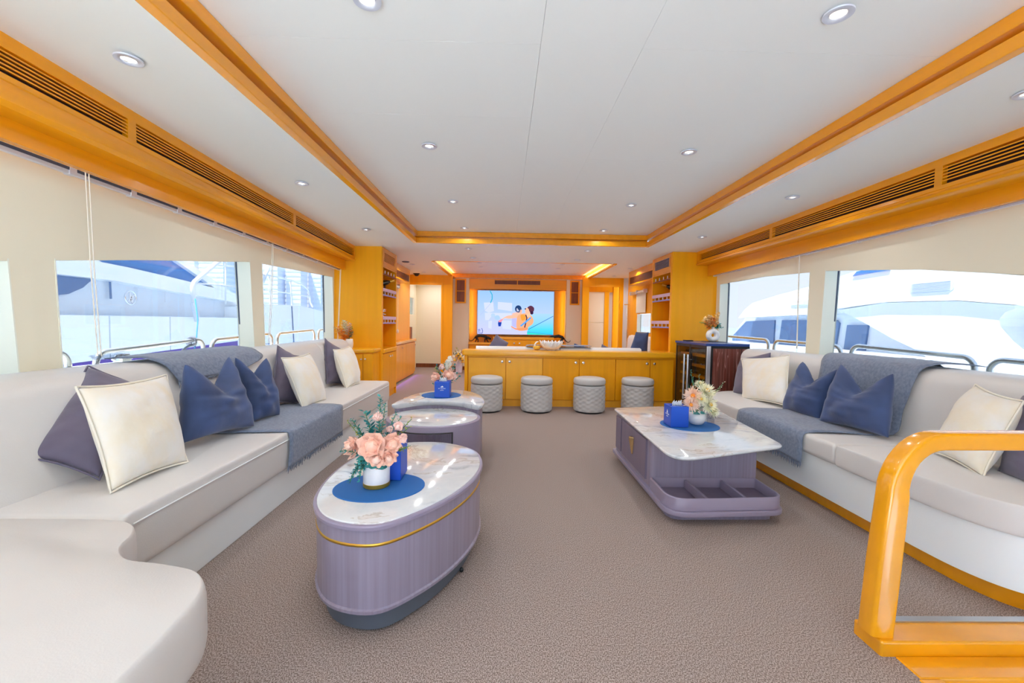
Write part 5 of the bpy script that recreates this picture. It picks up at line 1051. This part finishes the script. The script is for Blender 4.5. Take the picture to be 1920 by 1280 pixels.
# LED strips: amber cove at the far recess and violet glow under the passage sideboard
def strip(name,loc,sx,sy,rot,col,e):
    l=bpy.data.lights.new(name,'AREA'); l.shape='RECTANGLE'; l.size=sx; l.size_y=sy; l.energy=e; l.color=col; o=bpy.data.objects.new(name,l); COL.objects.link(o); o.location=loc; o.rotation_euler=rot
strip('cove_strip',(-1.09,8.2,2.10),.02,2.4,(0,-PI/2,0) if 0 else (0,PI/2,0),(1,.75,.3),2.5); strip('cove_strip',(1.69,8.2,2.10),.02,2.4,(0,-PI/2,0),(1,.75,.3),2.5)
strip('sideboard_strip',(-1.79,7.6,.05),.07,2.0,(0,-PI/2-.3,0),(.35,.12,1),2.5)
strip('niche_strip',(-.75,9.66,1.3),.02,1.0,(PI/2,0,0),(1,.6,.15),.6); strip('niche_strip',(1.33,9.66,1.3),.02,1.0,(PI/2,0,0),(1,.6,.15),.6)
# ================================================================ OUTSIDE
structure('water',MB().box((-400,-300,-1.65),(400,500,-1.6)),water)
d=MB(); d.box((-3.1,-1.4,.0),(-2.36,12,.05)); d.box((-3.12,-1.4,-1.2),(-2.95,12,.715)); d.box((2.93,-1.4,.0),(3.6,12,.05)); d.box((3.45,-1.4,-1.2),(3.62,12,.735)); d.box((-3.1,-6,-.06),(3.6,-1.4,-.01)); structure('deck_exterior',d,deckw,bevel=.02)
def rail(lab,x,ya,yb,z0,z1,zb,dy=0):
    t=thing('deck_rail',lab,'rail',(x,ya,zb),'stainless rail hoops on the side decks'); r=.09
    pts=[(x,ya,zb)]+[(x,ya+r*(1-math.cos(a)),z0-r+r*math.sin(a)) for a in [PI/2*i/6 for i in range(7)]]+[(x,yb-r+r*math.sin(a),z1-r+r*math.cos(a)) for a in [PI/2*i/6 for i in range(7)]]+[(x,yb,zb)]
    obj('tube',MB().tube(pts,.021,10),rail_steel,t,angle=180)
    for y in (ya,yb): obj('flange',MB().lathe([(.04,0),(.04,.008),(.024,.012)],14,(x,y,zb)),metal,t)
rail('stainless rail hoop outside the left window, partly behind the nearest pillar',-3.0,1.4,2.98,.80,.835,.712)
rail('longest stainless rail hoop outside the large left window',-3.0,3.18,4.30,.815,.862,.712)
rail('stainless rail hoop outside, ending behind the pillar between the left windows',-3.0,4.42,5.55,.855,.885,.712)
rail('stainless rail hoop outside the narrower left window',-3.0,5.68,6.78,.885,.912,.712)
rail('stainless rail hoop outside at the far edge of the narrower left window',-3.0,6.92,8.2,.91,.93,.712)
rail('stainless rail hoop outside the far end of the narrower right window',3.5,5.58,7.4,.905,.925,.733)
rail('stainless rail hoop outside, crossing the right window pillar',3.5,4.36,5.46,.885,.90,.733)
rail('longest stainless rail hoop outside the wide right window',3.5,3.10,4.23,.872,.90,.733)
rail('stainless rail hoop outside at the right picture edge',3.5,1.6,3.0,.84,.868,.733)
t=thing('mooring_cleat','chrome mooring cleat on the bulwark outside the large left window','cleat',(-3.02,3.42,.712)); b=MB().tube([(-3.02,3.34,.74),(-3.02,3.37,.775),(-3.02,3.47,.775),(-3.02,3.50,.74)],.014,8); obj('horn',b,metal,t,angle=180); obj('base',MB().box((-3.06,3.38,.712),(-2.98,3.46,.77)),metal,t,bevel=.006)
t=thing('mooring_rope','grey rope knotted round the left rail with a blue line hanging','rope',(-3.0,4.15,.8)); obj('knot',MB().tube([(-3.0+.035*math.cos(a),4.15+.02*math.sin(a*.5),.85+.04*math.sin(a)) for a in [i*.5 for i in range(26)]],.012,6),mat('grey_rope','8C95A6',.8),t,angle=180); obj('tail',MB().tube([(-3.0,4.02,.712),(-3.0,4.03,.77),(-3.0,4.08,.80),(-3.0,4.14,.82)],.012,6),MATS['grey_rope'],t,angle=180)
obj('line',MB().tube([(-3.4,4.762,1.284),(-3.25,4.586,1.052),(-3,4.206,0.846),(-3.0,4.16,.72)],.0065,5),rope_b,t,angle=180)
def px(x0,pts,th,sg): return MB().xprism(pts,x0,x0+sg*th)
# ---- neighbouring yacht on the left
t=thing('motor_yacht','large white motor yacht with purple stripe outside the left windows','yacht',(-7.6,10,-1.6))
def pl_(name,x,pts,m,th=.12): return obj(name,MB().xprism([p[1:] for p in pts],x,x-th),m,t,angle=30)
Yb=[4.0,(-7,7.701,0.63)[1],(-7,9.071,0.568)[1],(-7,11.337,0.887)[1]+.01]
for a,b in zip(Yb[:-1],Yb[1:]): obj('hull_panel',MB().xprism([(a+.012,.30+.042*(a-7)),(b-.012,.30+.042*(b-7)),(b-.012,1.09),(a+.012,1.09)],-7.0,-7.3),gel,t,bevel=.01)
obj('stripe',MB().xprism([(4,.0),(12.4,.32),(19.5,.42),(19.5,.62),(12.4,.53),(4,.17)],-7.005,-7.28),purple,t)
obj('lower_hull',MB().xprism([(4,-1.7),(19.5,-1.7),(19.5,.44),(12.4,.33),(4,.02)],-7.01,-7.3),gel,t)
pl_('bow_panel',-6.995,[(-7,11.347,1.376),(-7,12.539,1.496),(-7,14.659,1.55),(-7,16.477,1.398),(-7,16.916,1.264),(-7,16.907,0.299),(-7,11.326,0.354)],gel,.4)
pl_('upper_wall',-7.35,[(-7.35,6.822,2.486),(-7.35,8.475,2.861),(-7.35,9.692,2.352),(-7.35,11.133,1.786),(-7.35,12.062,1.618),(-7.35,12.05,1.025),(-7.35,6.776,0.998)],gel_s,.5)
pl_('overhang_band',-7.12,[(-7.12,6.596,2.042),(-7.12,7.584,2.078),(-7.12,7.701,2.03),(-7.12,8.233,2.005),(-7.12,9.247,1.931),(-7.12,10.668,1.807),(-7.12,11.687,1.702),(-7.12,11.683,1.515),(-7.12,11.343,1.499),(-7.12,8.423,1.691),(-7.12,7.949,1.727),(-7.12,6.587,1.738)],gel,.25)
pl_('blue_window',-7.2,[(-7.2,7.611,2.08),(-7.2,7.42,2.553),(-7.2,8.381,2.762),(-7.2,9.494,2.326),(-7.2,10.788,1.816),(-7.2,9.351,1.941),(-7.2,8.325,2.015),(-7.2,7.787,2.041)],navy,.2)
pl_('raked_pillar',-7.1,[(-7.1,8.265,2.739),(-7.1,8.49,2.788),(-7.1,9.639,2.349),(-7.1,11.652,1.6),(-7.1,10.638,1.805),(-7.1,9.362,2.309)],gel,.2)
pl_('side_window',-7.3,[(-7.3,6.753,1.739),(-7.3,7.097,1.736),(-7.3,7.716,1.72),(-7.3,7.548,1.565),(-7.3,7.292,1.438),(-7.3,6.74,1.344)],navy2,.1)
for u in (206,258,310): obj('post',MB().tube([(-7.3,8.052,1.714) if u==206 else (((-7.3,8.648,1.686)) if u==258 else (-7.3,9.341,1.642)),(-7.3,8.065,1.4) if u==206 else ((-7.3,8.64,1.39) if u==258 else (-7.3,9.335,1.401))],.018 if u==206 else .008,6),navy2 if u==206 else gel_s,t)
e=obj('emblem',MB().tube([(-6.96,8.085+.115*math.cos(a),1.425+.125*math.sin(a)) for a in [2*PI*i/32 for i in range(32)]],.016,8,closed=True),metal,t,angle=180)
b=MB()
for a0 in (PI/2+.25,PI/2-.35+2*PI/3*.0-.6,PI*1.25,PI*1.62): b.xprism([(8.085+.03*math.cos(a0+1.2),1.41+.03*math.sin(a0+1.2)),(8.085+.11*math.cos(a0),1.425+.115*math.sin(a0)),(8.085+.03*math.cos(a0-1.2),1.41+.03*math.sin(a0-1.2))],-6.97,-6.95)
obj('star',b,metal,e)
obj('boarding_pipe',MB().tube([(-6.8,9.49,1.417),(-6.8,9.45,1.739),(-6.8,9.501,1.848),(-6.8,9.633,1.942),(-6.8,10.201,2.336),(-6.8,10.511,2.544)],.05,10),white_p,t,angle=180)
obj('boarding_rail',MB().tube([(-6.8,9.581,1.832),(-6.8,10.117,1.856),(-6.8,10.904,1.858)],.022,8).tube([(-6.8,10.568,2.45),(-6.8,10.545,1.415)],.018,8).tube([(-6.8,10.201,2.311),(-6.8,10.915,2.366)],.018,8),white_p,t,angle=180)
obj('fender_board',MB().tube([(-6.9,9.581,1.408),(-6.9,9.718,0.996)],.05,8),gel_s,t)
obj('bow_rail',MB().tube([(-7.1,12.597,2.362),(-7.1,13.5,2.381),(-7.1,14.295,2.359),(-7.1,15.269,2.268),(-7.1,15.637,2.107),(-7.1,15.76,1.689),(-7.1,15.931,1.54)],.03,7).tube([(-7.1,12.589,1.914),(-7.1,14.323,1.923),(-7.1,15.72,1.9)],.018,6).tube([(-7.1,14.33,2.363),(-7.1,14.388,1.502)],.022,6).tube([(-7.1,13.047,2.365),(-7.1,13.061,1.484)],.016,6).tube([(-7.1,13.023,2.649),(-7.1,12.675,2.123)],.06,6),gel_s,t,angle=180)
obj('hull_seam',MB().tube([(-6.99,14.165,1.495),(-6.99,14.289,0.244)],.022,6),navy2,t)
# ---- hazy towers across the marina
def tower(lab,x,ua,w,h,y):
    t=thing('tower',lab,'tower',(x,y,-1.6)); obj('body',MB().box((x-w/2,y-w/2,-1.6),(x+w/2,y+w/2,h)),tower_m,t)
    b=MB(); k=0
    while k*2.2<h-4: b.box((x-w/2-.15,y-w/2-.15,2+k*2.2),(x+w/2+.15,y+w/2+.15,2.9+k*2.2)); k+=1
    obj('window_bands',b,tower_w,t)
for lab,x,y,w,h in (('pale hazy tower seen past the raked pillar, left one',-150,208,9,44),('pale hazy tower seen past the raked pillar, tallest with window bands',-135,205,11,60),('pale hazy tower seen beside the rail in the large left window',-123,213,8,36),
    ('hazy tower at the near edge of the narrower left window',-112,210,7,28),('hazy tower second from the near edge of the narrower left window',-103.5,215,7,30),('hazy tower in the middle of the narrower left window',-96.5,222,6,26),('hazy tower fourth in the narrower left window',-90.5,228,5,24),('hazy tower at the far edge of the narrower left window',-85,235,5,20)): tower(lab,x,0,w,h,y)
# ---- neighbouring yacht on the right
t=thing('motor_yacht','bright white motor yacht with sweeping side outside the right windows','yacht',(8.8,9,-1.6))
def pr_(name,x,pts,m,th=.12,par=None): return obj(name,MB().xprism([p[1:] for p in pts],x,x+th),m,par or t,angle=30,bevel=.0)
pr_('upper_body',7.85,[(7.85,14.232,1.346),(7.85,13.868,1.621),(7.85,13.402,1.826),(7.85,12.128,1.996),(7.85,10.861,2.132),(7.85,9.699,2.314),(7.85,8.282,2.496),(7.85,7.302,2.483),(7.85,5.374,2.32),(7.85,5.314,1.23),(7.85,6.457,1.474),(7.85,7.293,1.582),(7.85,8.697,1.621),(7.85,9.93,1.529),(7.85,10.814,1.407)],gel,.6)
pr_('side_panel',7.93,[(7.93,10.029,1.495),(7.93,8.785,1.615),(7.93,7.366,1.578),(7.93,6.522,1.469),(7.93,6.512,1.411),(7.93,6.636,1.364),(7.93,6.711,1.264),(7.93,6.718,1.136),(7.93,6.574,0.902),(7.93,6.389,0.706),(7.93,6.082,0.416),(7.93,5.297,-0.07),(7.93,7.506,0.091),(7.93,7.77,0.491),(7.93,8.005,0.654),(7.93,8.592,0.877),(7.93,9.404,1.252)],gel,.5)
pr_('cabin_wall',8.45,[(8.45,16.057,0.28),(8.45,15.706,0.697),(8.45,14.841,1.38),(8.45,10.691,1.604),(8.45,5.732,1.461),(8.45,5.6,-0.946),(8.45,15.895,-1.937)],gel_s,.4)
pr_('cabin_window',8.40,[(8.4,15.576,0.701),(8.4,14.712,1.248),(8.4,13.157,1.278),(8.4,13.182,0.478),(8.4,15.562,0.504)],navy2,.1)
pr_('cabin_window',8.40,[(8.4,12.799,1.276),(8.4,10.676,1.265),(8.4,10.585,1.185),(8.4,10.694,0.452),(8.4,12.939,0.36)],navy2,.1)
pr_('cabin_window',8.40,[(8.4,10.331,1.146),(8.4,9.731,1.15),(8.4,9.806,0.464),(8.4,10.417,0.418)],navy2,.1)
pr_('cabin_window',8.40,[(8.4,7.054,1.274),(8.4,6.976,1.229),(8.4,6.962,1.123),(8.4,6.981,1.069),(8.4,7.054,1.139)],navy,.1)
pr_('recess_wall',8.42,[(8.42,7.114,1.338),(8.42,6.261,1.363),(8.42,6.183,-0.031),(8.42,7.057,0.887)],gel_s,.1)
pr_('porthole',7.9,[(7.9,7.752,0.512),(7.9,7.672,0.499),(7.9,7.467,0.384),(7.9,7.695,0.389)],navy2,.05)
pr_('flybridge_window',7.82,[(7.82,9.537,2.235),(7.82,9.426,2.33),(7.82,8.963,2.376),(7.82,8.606,2.265)],navy,.05)
def vent(u0,v0,u1,v1,o): pass
c1=(7.83,7.763,1.85); vy=[(7.83,8.2,1.855)[1],(7.83,7.369,1.846)[1]]; hw=abs(vy[0]-vy[1])/2
def oval(w,h,cy,cz,tl=0): return [(cy+p[0],cz+p[1]+tl*p[0]) for p in rpoly([(-w,-h),(w,-h),(w,h),(-w,h)],h*.95,5)]
v=obj('vent',MB().xprism(oval(hw,.105,c1[1],c1[2]),7.84,7.9),gel_s,t,bevel=.006)
for i in range(7): obj('louvre',MB().xprism([(c1[1]-hw*.85,c1[2]-.075+.025*i),(c1[1]+hw*.85,c1[2]-.075+.025*i),(c1[1]+hw*.85,c1[2]-.063+.025*i),(c1[1]-hw*.85,c1[2]-.063+.025*i)],7.825,7.845),tower_w,v)
c2=(7.83,11.16,1.723); v=obj('vent',MB().xprism(oval(.42,.065,c2[1],c2[2]),7.82,7.9),gel_s,t,bevel=.006)
obj('lower_hull',MB().box((7.9,2,-1.7),(8.6,15,.55)),gel,t)
